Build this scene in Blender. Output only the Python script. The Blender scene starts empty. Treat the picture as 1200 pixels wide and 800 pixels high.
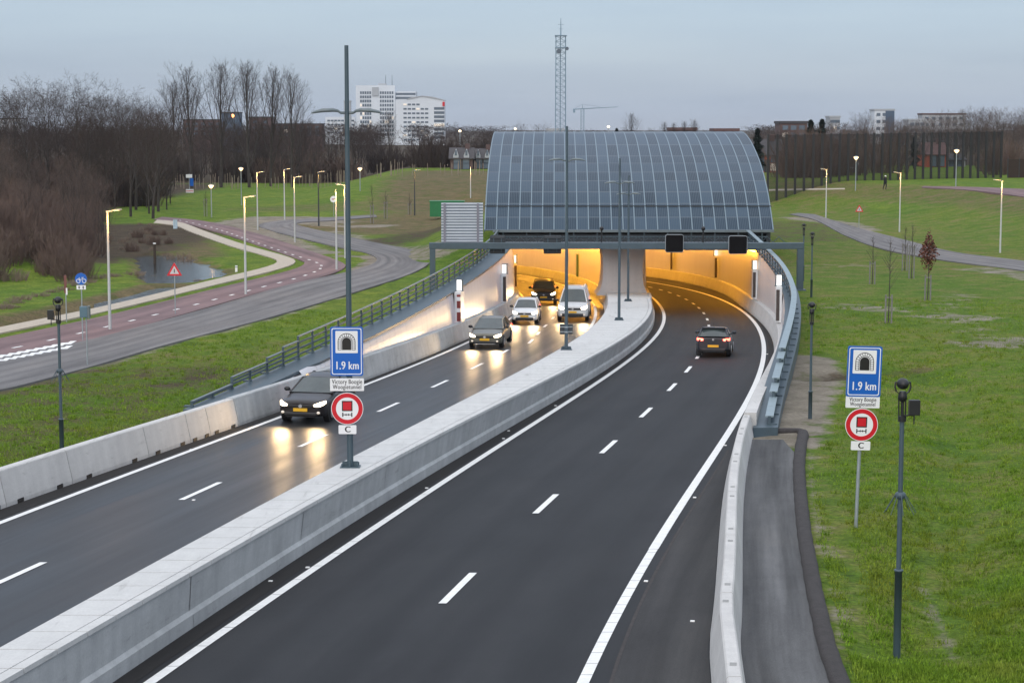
import bpy, math, random
import numpy as np
from mathutils import Vector, Matrix
from mathutils.geometry import tessellate_polygon
rnd = random.Random(7)
scene = bpy.context.scene
COL = scene.collection
PI = math.pi

# ------------------------------------------------------------------ camera maths
F, VH = 2250.0, 150.0                       # focal length and horizon, in photo pixels (1200 x 800)
TH = math.atan((400 - VH) / F)
CAMZ = 10.0
def zr(y):                                  # height of the motorway at distance y (a ramp down into the tunnel)
    y = np.asarray(y, float)
    return 1.6 - .031 * y - .00006 * np.maximum(y - 70, 0) ** 2
def zrf(y): return float(zr(y))
def ray(u, v):
    r = (u - 600) / F; w = (400 - v) / F
    return r, math.cos(TH) + w * math.sin(TH), -math.sin(TH) + w * math.cos(TH)
def at(u, v, z=-.2):                        # point of the level z seen at (u, v)
    r, dy, dz = ray(u, v); t = (z - CAMZ) / dz
    return Vector((t * r, t * dy, z))
def atd(u, v, d):                           # point at distance d seen at (u, v)
    r, dy, dz = ray(u, v); t = d / dy
    return Vector((t * r, d, CAMZ + t * dz))
def onroad(u, v, h=0.0):
    r, dy, dz = ray(u, v); t = 100.0
    for _ in range(250):
        t = .7 * t + .3 * min(max((zrf(t * dy) + h - CAMZ) / dz, 5), 400)
    return Vector((t * r, t * dy, CAMZ + t * dz))

# ------------------------------------------------------------------ road curves x(y), surveyed from the photo
PTS = dict(
 Rd=([(517,707),(631,601.5),(703,531),(750,489),(783,458),(804.5,436.5),(831,382.2),(828.6,374.4),(824.8,367.2),(819.4,361),(812,356),(804.4,351),(796,346.8),(786.8,343),(777,339.8),(766.8,336.6)],0,5),
 Rin=([(177,798),(217,770),(259,743.8),(322,696.5),(420,631.8),(500,578.8),(560,537.5),(630,493.8),(670,466.2),(720,436.2),(743,418),(760,403),(772,388),(777.6,374),(777.6,366),(774,358),(767,351)],0,5),
 Rout=([(687,800),(694,772),(704.8,751),(732.8,698.5),(757,660),(785,612.8),(815,567),(843,520),(869.5,483),(886,450),(894.3,419.8),(893,395),(882,375.8),(855.8,356.5),(840,348),(812,341),(788,335)],0,5),
 Ld=([(212,585.7),(352,523.5),(442,482.5),(506,454),(552.5,432.5),(585,415.5),(607.5,402.5)],0,3),
 Lout=([(0,612.5),(125,565),(225,527.5),(300,500),(425,451),(495,425),(547,402),(588,380),(602,370),(613,354),(612,346),(604,339)],0,5),
 Lin=([(690,386),(698,370),(695,356),(680,343),(660,334),(630,326)],0,3),
 MRb=([(127.8,800),(182,763),(245,724.5),(343,661.5),(420,609),(467.5,578.8),(517.5,546),(587.5,503.8),(660,465),(720,430),(726,423),(746,404),(762,388),(767,372),(765,358),(762,350)],0,5),
 MRt=([(0,796),(294,628),(420,560),(510,506),(580,473.8),(632,450),(700,413),(726,398),(752,378),(763.6,360),(760,348)],1.1,5),
 MLt=([(0,759.5),(175,663),(367.5,560),(420,533.8),(470,505),(545,466),(615,435),(638,419),(672,398),(700,378),(712,360),(713,352)],1.1,5),
 LB=([(0,598.8),(77.5,567.5),(125,550),(167.5,538.8),(217.5,521),(265,506),(300,492.5),(425,446),(495,418.8),(547,398.5),(600,369),(606,350)],0,5),
 RB=([(831,761),(832.5,726.5),(843,642.5),(850,590),(859,530),(861,516),(876,483),(891.6,461),(902.6,436),(908,410),(900,390),(888,376),(872,360),(852,346),(828,336)],0,6),
)
def mkcurve(name):
    pts, h, deg = PTS[name]
    W = np.array([onroad(u, v, h)[:2] for u, v in pts])
    c = np.polynomial.Polynomial.fit(W[:, 1], W[:, 0], deg); d = c.deriv()
    y0 = W[:, 1].min() + 1; y1 = min(W[:, 1].max() - 3, 150.0)
    if name == 'Lin': y1 = 195.0
    if name == 'Ld': y1 = 103.0
    def fn(y):
        y = np.asarray(y, float); yc = np.clip(y, y0, y1)
        x = c(yc) + d(y0) * np.minimum(y - y0, 0) * (1 if name != 'Lin' else .35)
        e = np.maximum(y - y1, 0)
        s1 = min(float(d(y1)), .12)
        return x + s1 * e - .0019 * e * e
    return fn
CV = {k: mkcurve(k) for k in PTS}
def fx(name, y): return float(CV[name](y))
def heading(fn, y):
    return math.atan2(float(fn(y + .5)) - float(fn(y - .5)), 1.0)   # angle from +Y towards +X
def LDASH(y): return .5 * (CV['Lout'](y) + CV['Lin'](y)) if np.ndim(y) else (fx('Ld', y) if y < 104 else .5 * (fx('Lout', y) + fx('Lin', y)))
def zcop(y): return .1 + .02 * (np.asarray(y, float) - 62)          # top of the copings beside the ramp
def ystation(name, u, off, lo, hi):
    ys = np.linspace(lo, hi, 3000)
    return float(ys[np.argmin(abs(600 + (CV[name](ys) + off) * F / ys - u))])

# ------------------------------------------------------------------ mesh builder
class MB:
    def __init__(s): s.v = []; s.f = []; s.m = []; s.sm = []
    def add(s, vs, fs, m=0, smooth=False):
        o = len(s.v); s.v += [tuple(p) for p in vs]
        for f in fs: s.f.append(tuple(i + o for i in f)); s.m.append(m); s.sm.append(smooth)
    def box(s, x0, x1, y0, y1, z0, z1, m=0):
        s.add([(x0,y0,z0),(x1,y0,z0),(x1,y1,z0),(x0,y1,z0),(x0,y0,z1),(x1,y0,z1),(x1,y1,z1),(x0,y1,z1)],
              [(3,2,1,0),(4,5,6,7),(0,1,5,4),(1,2,6,5),(2,3,7,6),(3,0,4,7)], m)
    def obox(s, c, ax, hx, hy, hz, m=0):                # oriented box: ax = angle of its length axis (from +Y to +X)
        ca, sa = math.cos(ax), math.sin(ax); vs = []
        for z in (-hz, hz):
            for (a, b) in ((-1,-1),(1,-1),(1,1),(-1,1)):
                x, y = a * hx, b * hy
                vs.append((c[0] + x * ca + y * sa, c[1] - x * sa + y * ca, c[2] + z))
        s.add(vs, [(3,2,1,0),(4,5,6,7),(0,1,5,4),(1,2,6,5),(2,3,7,6),(3,0,4,7)], m)
    def cyl(s, p0, p1, r0, r1=None, n=10, m=0, caps=True):
        r1 = r0 if r1 is None else r1
        p0, p1 = Vector(p0), Vector(p1); d = (p1 - p0).normalized()
        a = d.orthogonal().normalized(); b = d.cross(a); vs = []
        for p, r in ((p0, r0), (p1, r1)):
            for i in range(n):
                t = 2 * PI * i / n; vs.append(p + a * (r * math.cos(t)) + b * (r * math.sin(t)))
        s.add(vs, [(i, (i + 1) % n, n + (i + 1) % n, n + i) for i in range(n)], m, True)
        if caps: s.add(vs, [tuple(range(n - 1, -1, -1)), tuple(range(n, 2 * n))], m)
    def lathe(s, c, prof, n=14, m=0, axis='z'):
        vs = []
        for r, h in prof:
            for i in range(n):
                t = 2 * PI * i / n; a, b = r * math.cos(t), r * math.sin(t)
                vs.append((c[0]+a, c[1]+b, c[2]+h) if axis == 'z' else ((c[0]+h, c[1]+a, c[2]+b) if axis == 'x' else (c[0]+a, c[1]+h, c[2]+b)))
        k = len(prof)
        s.add(vs, [(j*n+i, j*n+(i+1)%n, (j+1)*n+(i+1)%n, (j+1)*n+i) for j in range(k-1) for i in range(n)], m, True)
        s.add(vs, [tuple(range(n-1,-1,-1)), tuple(range((k-1)*n, k*n))], m)
    def ball(s, c, rx, ry, rz, n=12, k=8, m=0):
        vs = []
        for j in range(k + 1):
            p = PI * j / k
            for i in range(n):
                t = 2 * PI * i / n
                vs.append((c[0]+rx*math.sin(p)*math.cos(t), c[1]+ry*math.sin(p)*math.sin(t), c[2]+rz*math.cos(p)))
        s.add(vs, [(j*n+i, (j+1)*n+i, (j+1)*n+(i+1)%n, j*n+(i+1)%n) for j in range(k) for i in range(n)], m, True)
    def poly(s, pts, h0, h1, axis='y', m=0):            # prism of a 2-D outline; axis y: outline is (x, z), extruded from y=h0 to h1
        n = len(pts)
        def P(p, h): return (p[0], h, p[1]) if axis == 'y' else ((p[0], p[1], h) if axis == 'z' else (h, p[0], p[1]))
        vs = [P(p, h0) for p in pts] + [P(p, h1) for p in pts]
        tris = tessellate_polygon([[Vector((p[0], p[1], 0)) for p in pts]])
        s.add(vs, [tuple(t) for t in tris] + [tuple(i + n for i in reversed(t)) for t in tris] + [(i, (i+1) % n, n+(i+1) % n, n+i) for i in range(n)], m)
    def loft(s, rings, m=0, smooth=False, closed=True, caps=True):
        n = len(rings[0]); vs = [p for r in rings for p in r]; k = len(rings)
        s.add(vs, [(j*n+i, j*n+(i+1)%n, (j+1)*n+(i+1)%n, (j+1)*n+i) for j in range(k-1) for i in range(n if closed else n-1)], m, smooth)
        if caps and closed: s.add(vs, [tuple(range(n-1,-1,-1)), tuple(range((k-1)*n, k*n))], m)
    def mesh(s, name, mats):
        me = bpy.data.meshes.new(name); me.from_pydata(s.v, [], s.f)
        for m in (mats if isinstance(mats, (list, tuple)) else [mats]): me.materials.append(m)
        me.polygons.foreach_set('material_index', s.m); me.polygons.foreach_set('use_smooth', s.sm); me.update()
        return me
    def build(s, name, mats, parent=None, fix=False):
        me = s.mesh(name, mats)
        if fix:
            import bmesh
            b = bmesh.new(); b.from_mesh(me); bmesh.ops.recalc_face_normals(b, faces=b.faces); b.to_mesh(me); b.free()
        o = bpy.data.objects.new(name, me); COL.objects.link(o)
        if parent: o.parent = parent
        return o
def tag(o, label=None, cat=None, group=None, kind=None):
    if label: o['label'] = label
    if cat: o['category'] = cat
    if group: o['group'] = group
    if kind: o['kind'] = kind
    return o
def thing(name, label, cat, loc=(0,0,0), rz=0, group=None):
    o = bpy.data.objects.new(name, None); COL.objects.link(o)
    o.empty_display_size = .2; o.location = loc; o.rotation_euler = (0, 0, rz)
    return tag(o, label, cat, group)
def dup(root, loc=None, rz=None, label=None, group=None, scale=None):
    r = root.copy(); COL.objects.link(r)
    if loc is not None: r.location = loc
    if rz is not None: r.rotation_euler = (0, 0, rz)
    if scale is not None: r.scale = scale
    if label: r['label'] = label
    if group: r['group'] = group
    for ch in list(root.children):
        c = ch.copy(); COL.objects.link(c); c.parent = r
        for g in list(ch.children):
            d = g.copy(); COL.objects.link(d); d.parent = c
    return r
def bevel(o, w, seg=2):
    b = o.modifiers.new('bevel', 'BEVEL'); b.width = w; b.segments = seg; b.limit_method = 'ANGLE'; return o

# ------------------------------------------------------------------ materials
def nn(nt, t, **kw):
    n = nt.nodes.new(t)
    for k, v in kw.items():
        if k in n.inputs: n.inputs[k].default_value = v
        else: setattr(n, k, v)
    return n
def ramp(nt, fac, stops):
    r = nt.nodes.new('ShaderNodeValToRGB'); nt.links.new(fac, r.inputs[0]); e = r.color_ramp.elements
    while len(e) < len(stops): e.new(.5)
    for i, (p, c) in enumerate(stops):
        e[i].position = p; e[i].color = (*c, 1) if len(c) == 3 else c
    return r.outputs[0]
def mat(name, col, rough=.6, var=.15, scale=3.0, bump=0.0, bscale=None, metal=0.0, emit=None, es=0.0, spec=.5, stretch=(1,1,1), detail=5, coat=0):
    m = bpy.data.materials.new(name); m.use_nodes = True; nt = m.node_tree
    b = nt.nodes['Principled BSDF']
    b.inputs['Base Color'].default_value = (*col, 1); b.inputs['Roughness'].default_value = rough
    b.inputs['Metallic'].default_value = metal; b.inputs['Specular IOR Level'].default_value = spec
    if coat: b.inputs['Coat Weight'].default_value = coat; b.inputs['Coat Roughness'].default_value = .06
    if emit: b.inputs['Emission Color'].default_value = (*emit, 1); b.inputs['Emission Strength'].default_value = es
    if var or bump:
        tc = nn(nt, 'ShaderNodeTexCoord'); mp = nn(nt, 'ShaderNodeMapping'); mp.inputs['Scale'].default_value = stretch
        nt.links.new(tc.outputs['Object'], mp.inputs[0])
        no = nn(nt, 'ShaderNodeTexNoise', Scale=scale, Detail=detail, Roughness=.65); nt.links.new(mp.outputs[0], no.inputs['Vector'])
        lo = tuple(c * (1 - var) for c in col); hi = tuple(min(c * (1 + var), 1) for c in col)
        nt.links.new(ramp(nt, no.outputs['Fac'], [(.3, lo), (.7, hi)]), b.inputs['Base Color'])
        if bump:
            n2 = nn(nt, 'ShaderNodeTexNoise', Scale=bscale or scale * 6, Detail=6); nt.links.new(tc.outputs['Object'], n2.inputs['Vector'])
            bp = nn(nt, 'ShaderNodeBump', Strength=bump, Distance=.05); nt.links.new(n2.outputs['Fac'], bp.inputs['Height'])
            nt.links.new(bp.outputs[0], b.inputs['Normal'])
    return m
def glow(name, col, s):
    m = bpy.data.materials.new(name); m.use_nodes = True; b = m.node_tree.nodes['Principled BSDF']
    b.inputs['Base Color'].default_value = (.6, .6, .6, 1)
    b.inputs['Emission Color'].default_value = (*col, 1); b.inputs['Emission Strength'].default_value = s
    return m
def mat_asphalt(name, base, tracks=.25, rough=.42):
    m = bpy.data.materials.new(name); m.use_nodes = True; nt = m.node_tree; b = nt.nodes['Principled BSDF']
    uv = nn(nt, 'ShaderNodeUVMap'); L = nt.links.new
    mp = nn(nt, 'ShaderNodeMapping'); mp.inputs['Scale'].default_value = (1.1, .035, 1); L(uv.outputs[0], mp.inputs[0])
    st = nn(nt, 'ShaderNodeTexNoise', Scale=1.0, Detail=5, Roughness=.6); L(mp.outputs[0], st.inputs['Vector'])
    m2 = nn(nt, 'ShaderNodeMapping'); m2.inputs['Scale'].default_value = (.35, .11, 1); L(uv.outputs[0], m2.inputs[0])
    pa = nn(nt, 'ShaderNodeTexNoise', Scale=1.0, Detail=7, Roughness=.7); L(m2.outputs[0], pa.inputs['Vector'])
    tc = nn(nt, 'ShaderNodeTexCoord'); fi = nn(nt, 'ShaderNodeTexNoise', Scale=45, Detail=3); L(tc.outputs['Object'], fi.inputs['Vector'])
    c1 = ramp(nt, st.outputs['Fac'], [(.32, tuple(c * (1 - tracks) for c in base)), (.7, tuple(c * (1 + tracks) for c in base))])
    sxu = nn(nt, 'ShaderNodeSeparateXYZ'); L(uv.outputs[0], sxu.inputs[0]); tw = nn(nt, 'ShaderNodeMath', operation='MULTIPLY'); L(sxu.outputs[0], tw.inputs[0]); tw.inputs[1].default_value = 2 * PI / 1.72
    ts = nn(nt, 'ShaderNodeMath', operation='SINE'); L(tw.outputs[0], ts.inputs[0]); tr_ = ramp(nt, ts.outputs[0], [(0.0, (1.0, 1.0, 1.0)), (1.0, (.84, .84, .85))])
    c2 = ramp(nt, pa.outputs['Fac'], [(.28, (.66, .66, .67)), (.5, (1, 1, 1)), (.75, (1.32, 1.28, 1.22))])
    c3 = ramp(nt, fi.outputs['Fac'], [(.3, (.8,)*3), (.7, (1.2,)*3)])
    x = nn(nt, 'ShaderNodeMix', data_type='RGBA', blend_type='MULTIPLY'); x.inputs[0].default_value = 1; L(c1, x.inputs[6]); L(c2, x.inputs[7])
    y = nn(nt, 'ShaderNodeMix', data_type='RGBA', blend_type='MULTIPLY'); y.inputs[0].default_value = 1; L(x.outputs[2], y.inputs[6]); L(c3, y.inputs[7])
    L(y.outputs[2], b.inputs['Base Color'])
    b.inputs['Specular IOR Level'].default_value = .24
    L(ramp(nt, st.outputs['Fac'], [(.3, (rough - .06,)*3), (.75, (rough + .1,)*3)]), b.inputs['Roughness'])
    t2 = nn(nt, 'ShaderNodeMix', data_type='RGBA', blend_type='MULTIPLY'); t2.inputs[0].default_value = 1; L(y.outputs[2], t2.inputs[6]); L(tr_, t2.inputs[7]); L(t2.outputs[2], b.inputs['Base Color'])
    bp = nn(nt, 'ShaderNodeBump', Strength=.25, Distance=.01); L(fi.outputs['Fac'], bp.inputs['Height']); L(bp.outputs[0], b.inputs['Normal'])
    return m
def mat_concrete(name, base, stain=.25, warm=(1, 1, 1), bump=.25):
    m = bpy.data.materials.new(name); m.use_nodes = True; nt = m.node_tree; b = nt.nodes['Principled BSDF']; L = nt.links.new
    tc = nn(nt, 'ShaderNodeTexCoord')
    n1 = nn(nt, 'ShaderNodeTexNoise', Scale=.55, Detail=7, Roughness=.7); L(tc.outputs['Object'], n1.inputs['Vector'])
    mp = nn(nt, 'ShaderNodeMapping'); mp.inputs['Scale'].default_value = (1.6, 1.6, .12); L(tc.outputs['Object'], mp.inputs[0])
    n2 = nn(nt, 'ShaderNodeTexNoise', Scale=1.4, Detail=6, Roughness=.6); L(mp.outputs[0], n2.inputs['Vector'])
    n3 = nn(nt, 'ShaderNodeTexNoise', Scale=28, Detail=4); L(tc.outputs['Object'], n3.inputs['Vector'])
    c1 = ramp(nt, n1.outputs['Fac'], [(.3, tuple(c * (1 - stain) for c in base)), (.68, tuple(min(c * (1 + stain * .5), 1) for c in base))])
    c2 = ramp(nt, n2.outputs['Fac'], [(.30, (1 - stain*.7, 1 - stain*.7, 1 - stain * .65)), (.62, (1.03, 1.03, 1.03))])
    c3 = ramp(nt, n3.outputs['Fac'], [(.3, (.93,)*3), (.7, (1.06,)*3)])
    x = nn(nt, 'ShaderNodeMix', data_type='RGBA', blend_type='MULTIPLY'); x.inputs[0].default_value = 1; L(c1, x.inputs[6]); L(c2, x.inputs[7])
    y = nn(nt, 'ShaderNodeMix', data_type='RGBA', blend_type='MULTIPLY'); y.inputs[0].default_value = 1; L(x.outputs[2], y.inputs[6]); L(c3, y.inputs[7])
    m4 = nn(nt, 'ShaderNodeMapping'); m4.inputs['Scale'].default_value = (5, .22, 7); L(tc.outputs['Object'], m4.inputs[0])      # tyre scuffs and splashes along the road
    n4 = nn(nt, 'ShaderNodeTexNoise', Scale=1.0, Detail=7, Roughness=.72); L(m4.outputs[0], n4.inputs['Vector'])
    c4 = ramp(nt, n4.outputs['Fac'], [(.28, (.62, .61, .60)), (.40, (.97, .97, .97)), (.7, (1.03, 1.03, 1.03))])
    z4 = nn(nt, 'ShaderNodeMix', data_type='RGBA', blend_type='MULTIPLY'); z4.inputs[0].default_value = 1; L(y.outputs[2], z4.inputs[6]); L(c4, z4.inputs[7]); y = z4
    L(y.outputs[2], b.inputs['Base Color']); b.inputs['Roughness'].default_value = .75
    bp = nn(nt, 'ShaderNodeBump', Strength=bump, Distance=.01); L(n3.outputs['Fac'], bp.inputs['Height']); L(bp.outputs[0], b.inputs['Normal'])
    return m
def mat_ground():
    m = bpy.data.materials.new('grassland'); m.use_nodes = True; nt = m.node_tree; b = nt.nodes['Principled BSDF']; L = nt.links.new
    tc = nn(nt, 'ShaderNodeTexCoord'); at_ = nn(nt, 'ShaderNodeVertexColor'); at_.layer_name = 'cover'
    sp = nn(nt, 'ShaderNodeSeparateColor'); L(at_.outputs['Color'], sp.inputs[0])
    def noise(s, d=6, r=.65):
        n = nn(nt, 'ShaderNodeTexNoise', Scale=s, Detail=d, Roughness=r); L(tc.outputs['Object'], n.inputs['Vector']); return n.outputs['Fac']
    n_big, n_mid, n_fin = noise(.06, 6), noise(.6, 7, .7), noise(7, 5, .7)
    grass = ramp(nt, n_mid, [(.25, (.048, .090, .010)), (.45, (.090, .148, .015)), (.62, (.145, .195, .026)), (.8, (.22, .23, .06))])
    fine = ramp(nt, n_fin, [(.28, (.42, .45, .42)), (.7, (1.55, 1.5, 1.4))])
    big = ramp(nt, n_big, [(.35, (.8, .95, .8)), (.65, (1.2, 1.08, 1.1))])
    def mul(a, c):
        x = nn(nt, 'ShaderNodeMix', data_type='RGBA', blend_type='MULTIPLY'); x.inputs[0].default_value = 1; L(a, x.inputs[6]); L(c, x.inputs[7]); return x.outputs[2]
    def mixf(f, a, c):
        x = nn(nt, 'ShaderNodeMix', data_type='RGBA'); L(f, x.inputs[0]); L(a, x.inputs[6]); L(c, x.inputs[7]); return x.outputs[2]
    def mask(ch, lo, hi, noi):
        a = nn(nt, 'ShaderNodeMath', operation='ADD'); L(sp.outputs[ch], a.inputs[0]); 
        s = nn(nt, 'ShaderNodeMath', operation='MULTIPLY_ADD'); L(noi, s.inputs[0]); s.inputs[1].default_value = 1.3; s.inputs[2].default_value = -.65
        L(s.outputs[0], a.inputs[1]); r = nn(nt, 'ShaderNodeMapRange'); L(a.outputs[0], r.inputs[0]); r.inputs[1].default_value = lo; r.inputs[2].default_value = hi
        mm = nn(nt, 'ShaderNodeMath', operation='MULTIPLY'); L(r.outputs[0], mm.inputs[0]); 
        g = nn(nt, 'ShaderNodeMath', operation='GREATER_THAN'); L(sp.outputs[ch], g.inputs[0]); g.inputs[1].default_value = .02
        L(g.outputs[0], mm.inputs[1]); return mm.outputs[0]
    c = mul(mul(grass, fine), big)
    dry = mul(ramp(nt, n_mid, [(.3, (.075, .06, .03)), (.7, (.17, .135, .07))]), fine)
    dirt = mul(ramp(nt, n_mid, [(.3, (.14, .12, .09)), (.7, (.30, .27, .22))]), ramp(nt, n_fin, [(.3, (.8,)*3), (.7, (1.2,)*3)]))
    lit = mul(ramp(nt, n_mid, [(.3, (.035, .027, .018)), (.7, (.09, .068, .045))]), fine)
    c = mixf(mask(1, .35, .75, n_mid), c, dry)
    c = mixf(mask(0, .4, .65, n_mid), c, dirt)
    c = mixf(mask(2, .3, .6, n_mid), c, lit)
    L(c, b.inputs['Base Color']); b.inputs['Roughness'].default_value = .9; b.inputs['Specular IOR Level'].default_value = .15
    bp = nn(nt, 'ShaderNodeBump', Strength=.9, Distance=.12); L(n_fin, bp.inputs['Height']); L(bp.outputs[0], b.inputs['Normal'])
    return m
M = {}
M['asphalt'] = mat_asphalt('motorway_asphalt', (.0215, .0228, .0255), .36, .70)
M['asphalt_wet'] = mat_asphalt('damp_asphalt', (.021, .0215, .023), .36, .40)
M['asphalt_edge'] = mat_asphalt('edge_asphalt', (.022, .0205, .020), .3, .8)
M['asphalt_old'] = mat_asphalt('worn_asphalt', (.046, .046, .047), .5, .85)
M['asphalt_grey'] = mat_asphalt('grey_asphalt', (.165, .16, .16), .25, .85)
M['asphalt_strip'] = mat_asphalt('strip_asphalt', (.115, .117, .12), .6, .95)
M['cycle_red'] = mat_asphalt('red_asphalt', (.195, .135, .138), .2, .9)
M['sandpath'] = mat('sand_gravel', (.42, .37, .30), .95, .15, 4, .3)
M['paint'] = mat('road_paint', (.78, .78, .76), .55, .10, 6)
M['berm'] = mat('asphalt_berm', (.035, .030, .029), .85, .3, 5, .5)
M['concrete'] = mat_concrete('fair_concrete', (.425, .44, .44), .22)
M['concrete_light'] = mat_concrete('pale_concrete', (.545, .535, .515), .11)
M['concrete_cap'] = mat_concrete('cap_concrete', (.55, .55, .535), .09)
M['panel'] = mat('white_panel', (.70, .68, .68), .35, .05, .8, stretch=(3, 3, .1))
M['steel'] = mat('blue_grey_steel', (.055, .085, .105), .45, .12, 2, metal=.0)
M['steel_light'] = mat('pale_steel_plate', (.23, .295, .32), .4, .08, 2, metal=.2)
M['steel_dark'] = mat('dark_steel', (.03, .038, .046), .5, .15, 2)
M['galv'] = mat('galvanised_steel', (.36, .40, .42), .45, .12, 5, metal=.5)
M['black'] = mat('black_plastic', (.012, .012, .014), .45, .1, 6)
M['rubber'] = mat('tyre_rubber', (.015, .015, .016), .8, .15, 8)
M['glass'] = mat('dark_glass', (.045, .058, .058), .06, .25, 1.2, spec=.6)
M['alu'] = mat('sign_aluminium', (.55, .57, .59), .4, .06, 3, metal=.4)
M['blue'] = mat('sign_blue', (.004, .11, .47), .35, .04, 2)
M['white'] = mat('sign_white', (.80, .80, .80), .35, .03, 2)
M['red'] = mat('sign_red', (.58, .008, .02), .35, .04, 2)
M['sblack'] = mat('sign_black', (.012, .010, .010), .4, 0)
M['yellow'] = mat('plate_yellow', (.75, .42, .02), .4, .05, 3)

# ------------------------------------------------------------------ camera, world, sun
cam = bpy.data.objects.new('camera', bpy.data.cameras.new('camera')); COL.objects.link(cam)
cam.location = (0, 0, CAMZ); cam.rotation_euler = (PI / 2 - TH, 0, 0)
cam.data.sensor_width = 36; cam.data.lens = 36 * F / 1200; cam.data.clip_end = 8000; cam.data.clip_start = .5
scene.camera = cam
w = bpy.data.worlds.new('World'); scene.world = w; w.use_nodes = True
nt = w.node_tree; nt.nodes.clear(); L = nt.links.new
out = nn(nt, 'ShaderNodeOutputWorld'); SUN_EL, SUN_ROT = math.radians(28), math.radians(200)
sky = nn(nt, 'ShaderNodeTexSky', sky_type='NISHITA', sun_disc=False, sun_elevation=SUN_EL, sun_rotation=SUN_ROT, dust_density=2.0)
bg1 = nn(nt, 'ShaderNodeBackground', Strength=.05); L(sky.outputs[0], bg1.inputs[0])
tc = nn(nt, 'ShaderNodeTexCoord'); sx = nn(nt, 'ShaderNodeSeparateXYZ'); L(tc.outputs['Generated'], sx.inputs[0])
base = ramp(nt, sx.outputs['Z'], [(0.0, (.335, .380, .465)), (.012, (.325, .392, .50)), (.05, (.282, .368, .50)), (.12, (.30, .375, .49)), (.3, (.52, .585, .70)), (1.0, (1.46, 1.50, 1.55))])
mp = nn(nt, 'ShaderNodeMapping'); mp.inputs['Scale'].default_value = (3, 3, 34); L(tc.outputs['Generated'], mp.inputs[0])
cn = nn(nt, 'ShaderNodeTexNoise', Scale=1.1, Detail=6, Roughness=.55); L(mp.outputs[0], cn.inputs['Vector'])
cl = ramp(nt, cn.outputs['Fac'], [(.28, (.84, .865, .92)), (.5, (1, .99, 1)), (.72, (1.13, 1.09, 1.05))])
mx = nn(nt, 'ShaderNodeMix', data_type='RGBA', blend_type='MULTIPLY'); mx.inputs[0].default_value = 1; L(base, mx.inputs[6]); L(cl, mx.inputs[7])
bg2 = nn(nt, 'ShaderNodeBackground', Strength=1.0); L(mx.outputs[2], bg2.inputs[0])
ad = nn(nt, 'ShaderNodeAddShader'); L(bg1.outputs[0], ad.inputs[0]); L(bg2.outputs[0], ad.inputs[1]); L(ad.outputs[0], out.inputs[0])
sl = bpy.data.lights.new('sun', 'SUN'); sl.energy = .9; sl.angle = math.radians(40); sl.color = (1, .96, .92)
so = bpy.data.objects.new('sun', sl); COL.objects.link(so); so.location = (0, -50, 80)
sd = Vector((math.sin(SUN_ROT) * math.cos(SUN_EL), math.cos(SUN_ROT) * math.cos(SUN_EL), math.sin(SUN_EL)))
so.rotation_euler = sd.to_track_quat('Z', 'Y').to_euler()
scene.view_settings.view_transform = 'Standard'; scene.view_settings.look = 'None'; scene.view_settings.exposure = 0; scene.view_settings.gamma = 1
scene.view_settings.use_curve_mapping = False
scene.cycles.use_denoising = True
try: scene.cycles.denoiser = 'OPENIMAGEDENOISE'
except Exception: pass
scene.cycles.max_bounces = 6; scene.cycles.transparent_max_bounces = 24
scene.cycles.sample_clamp_indirect = 4.0
def lamp(kind, loc, energy, col, parent=None, size=.1, spot=None, rot=None, blend=.5):
    l = bpy.data.lights.new('lamp_light', kind); l.energy = energy; l.color = col
    if kind in ('POINT', 'SPOT'): l.shadow_soft_size = size
    if kind == 'SPOT': l.spot_size = spot; l.spot_blend = blend
    o = bpy.data.objects.new('lamp_light', l); COL.objects.link(o); o.location = loc
    if rot: o.rotation_euler = rot
    if parent: o.parent = parent
    return o
#@@TERRAIN
# ------------------------------------------------------------------ terrain
def sm(a, b, t):
    k = np.clip((np.asarray(t, float) - a) / (b - a), 0, 1); return k * k * (3 - 2 * k)
def seg_dist(x, y, pl):
    d = np.full(np.shape(x), 1e9)
    for (ax, ay), (bx, by) in zip(pl[:-1], pl[1:]):
        vx, vy = bx - ax, by - ay; k = np.clip(((x - ax) * vx + (y - ay) * vy) / (vx * vx + vy * vy + 1e-9), 0, 1)
        d = np.minimum(d, np.hypot(x - ax - k * vx, y - ay - k * vy))
    return d
def in_poly(x, y, pl):
    c = np.zeros(np.shape(x), bool); n = len(pl)
    for i in range(n):
        (x0, y0), (x1, y1) = pl[i], pl[(i + 1) % n]
        if y0 == y1: continue
        c ^= ((y0 > y) != (y1 > y)) & (x < (x1 - x0) * (y - y0) / (y1 - y0) + x0)
    return c
def pxy(l, z=-.2): return [tuple(at(u, v, z)[:2]) for u, v in l]
DITCH = pxy([(-60, 392), (0, 380), (60, 366), (120, 353), (165, 343), (198, 334)])
POND = pxy([(182, 302), (200, 304), (221, 316), (247, 322), (226, 328), (199, 334), (189, 320)], -.5)
FOOT_Y = [100, 139, 153, 190, 219, 232, 250, 275, 300]; FOOT_X = [50, 43, 42, 39.5, 37, 32, 22, 9, 8]
SWALE = pxy([(955, 440), (1000, 436), (1060, 432), (1110, 460), (1130, 520), (1120, 600), (1110, 700), (1090, 800)])
def _noise2(x, y, s, seed):
    r = np.zeros(np.shape(x)); q = random.Random(seed)
    for k in range(6):
        a = q.uniform(0, 2 * PI); p = q.uniform(0, 6.28); f = s * q.uniform(.6, 1.7)
        r = r + np.sin((x * math.cos(a) + y * math.sin(a)) * f + p)
    return r / 6
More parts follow.
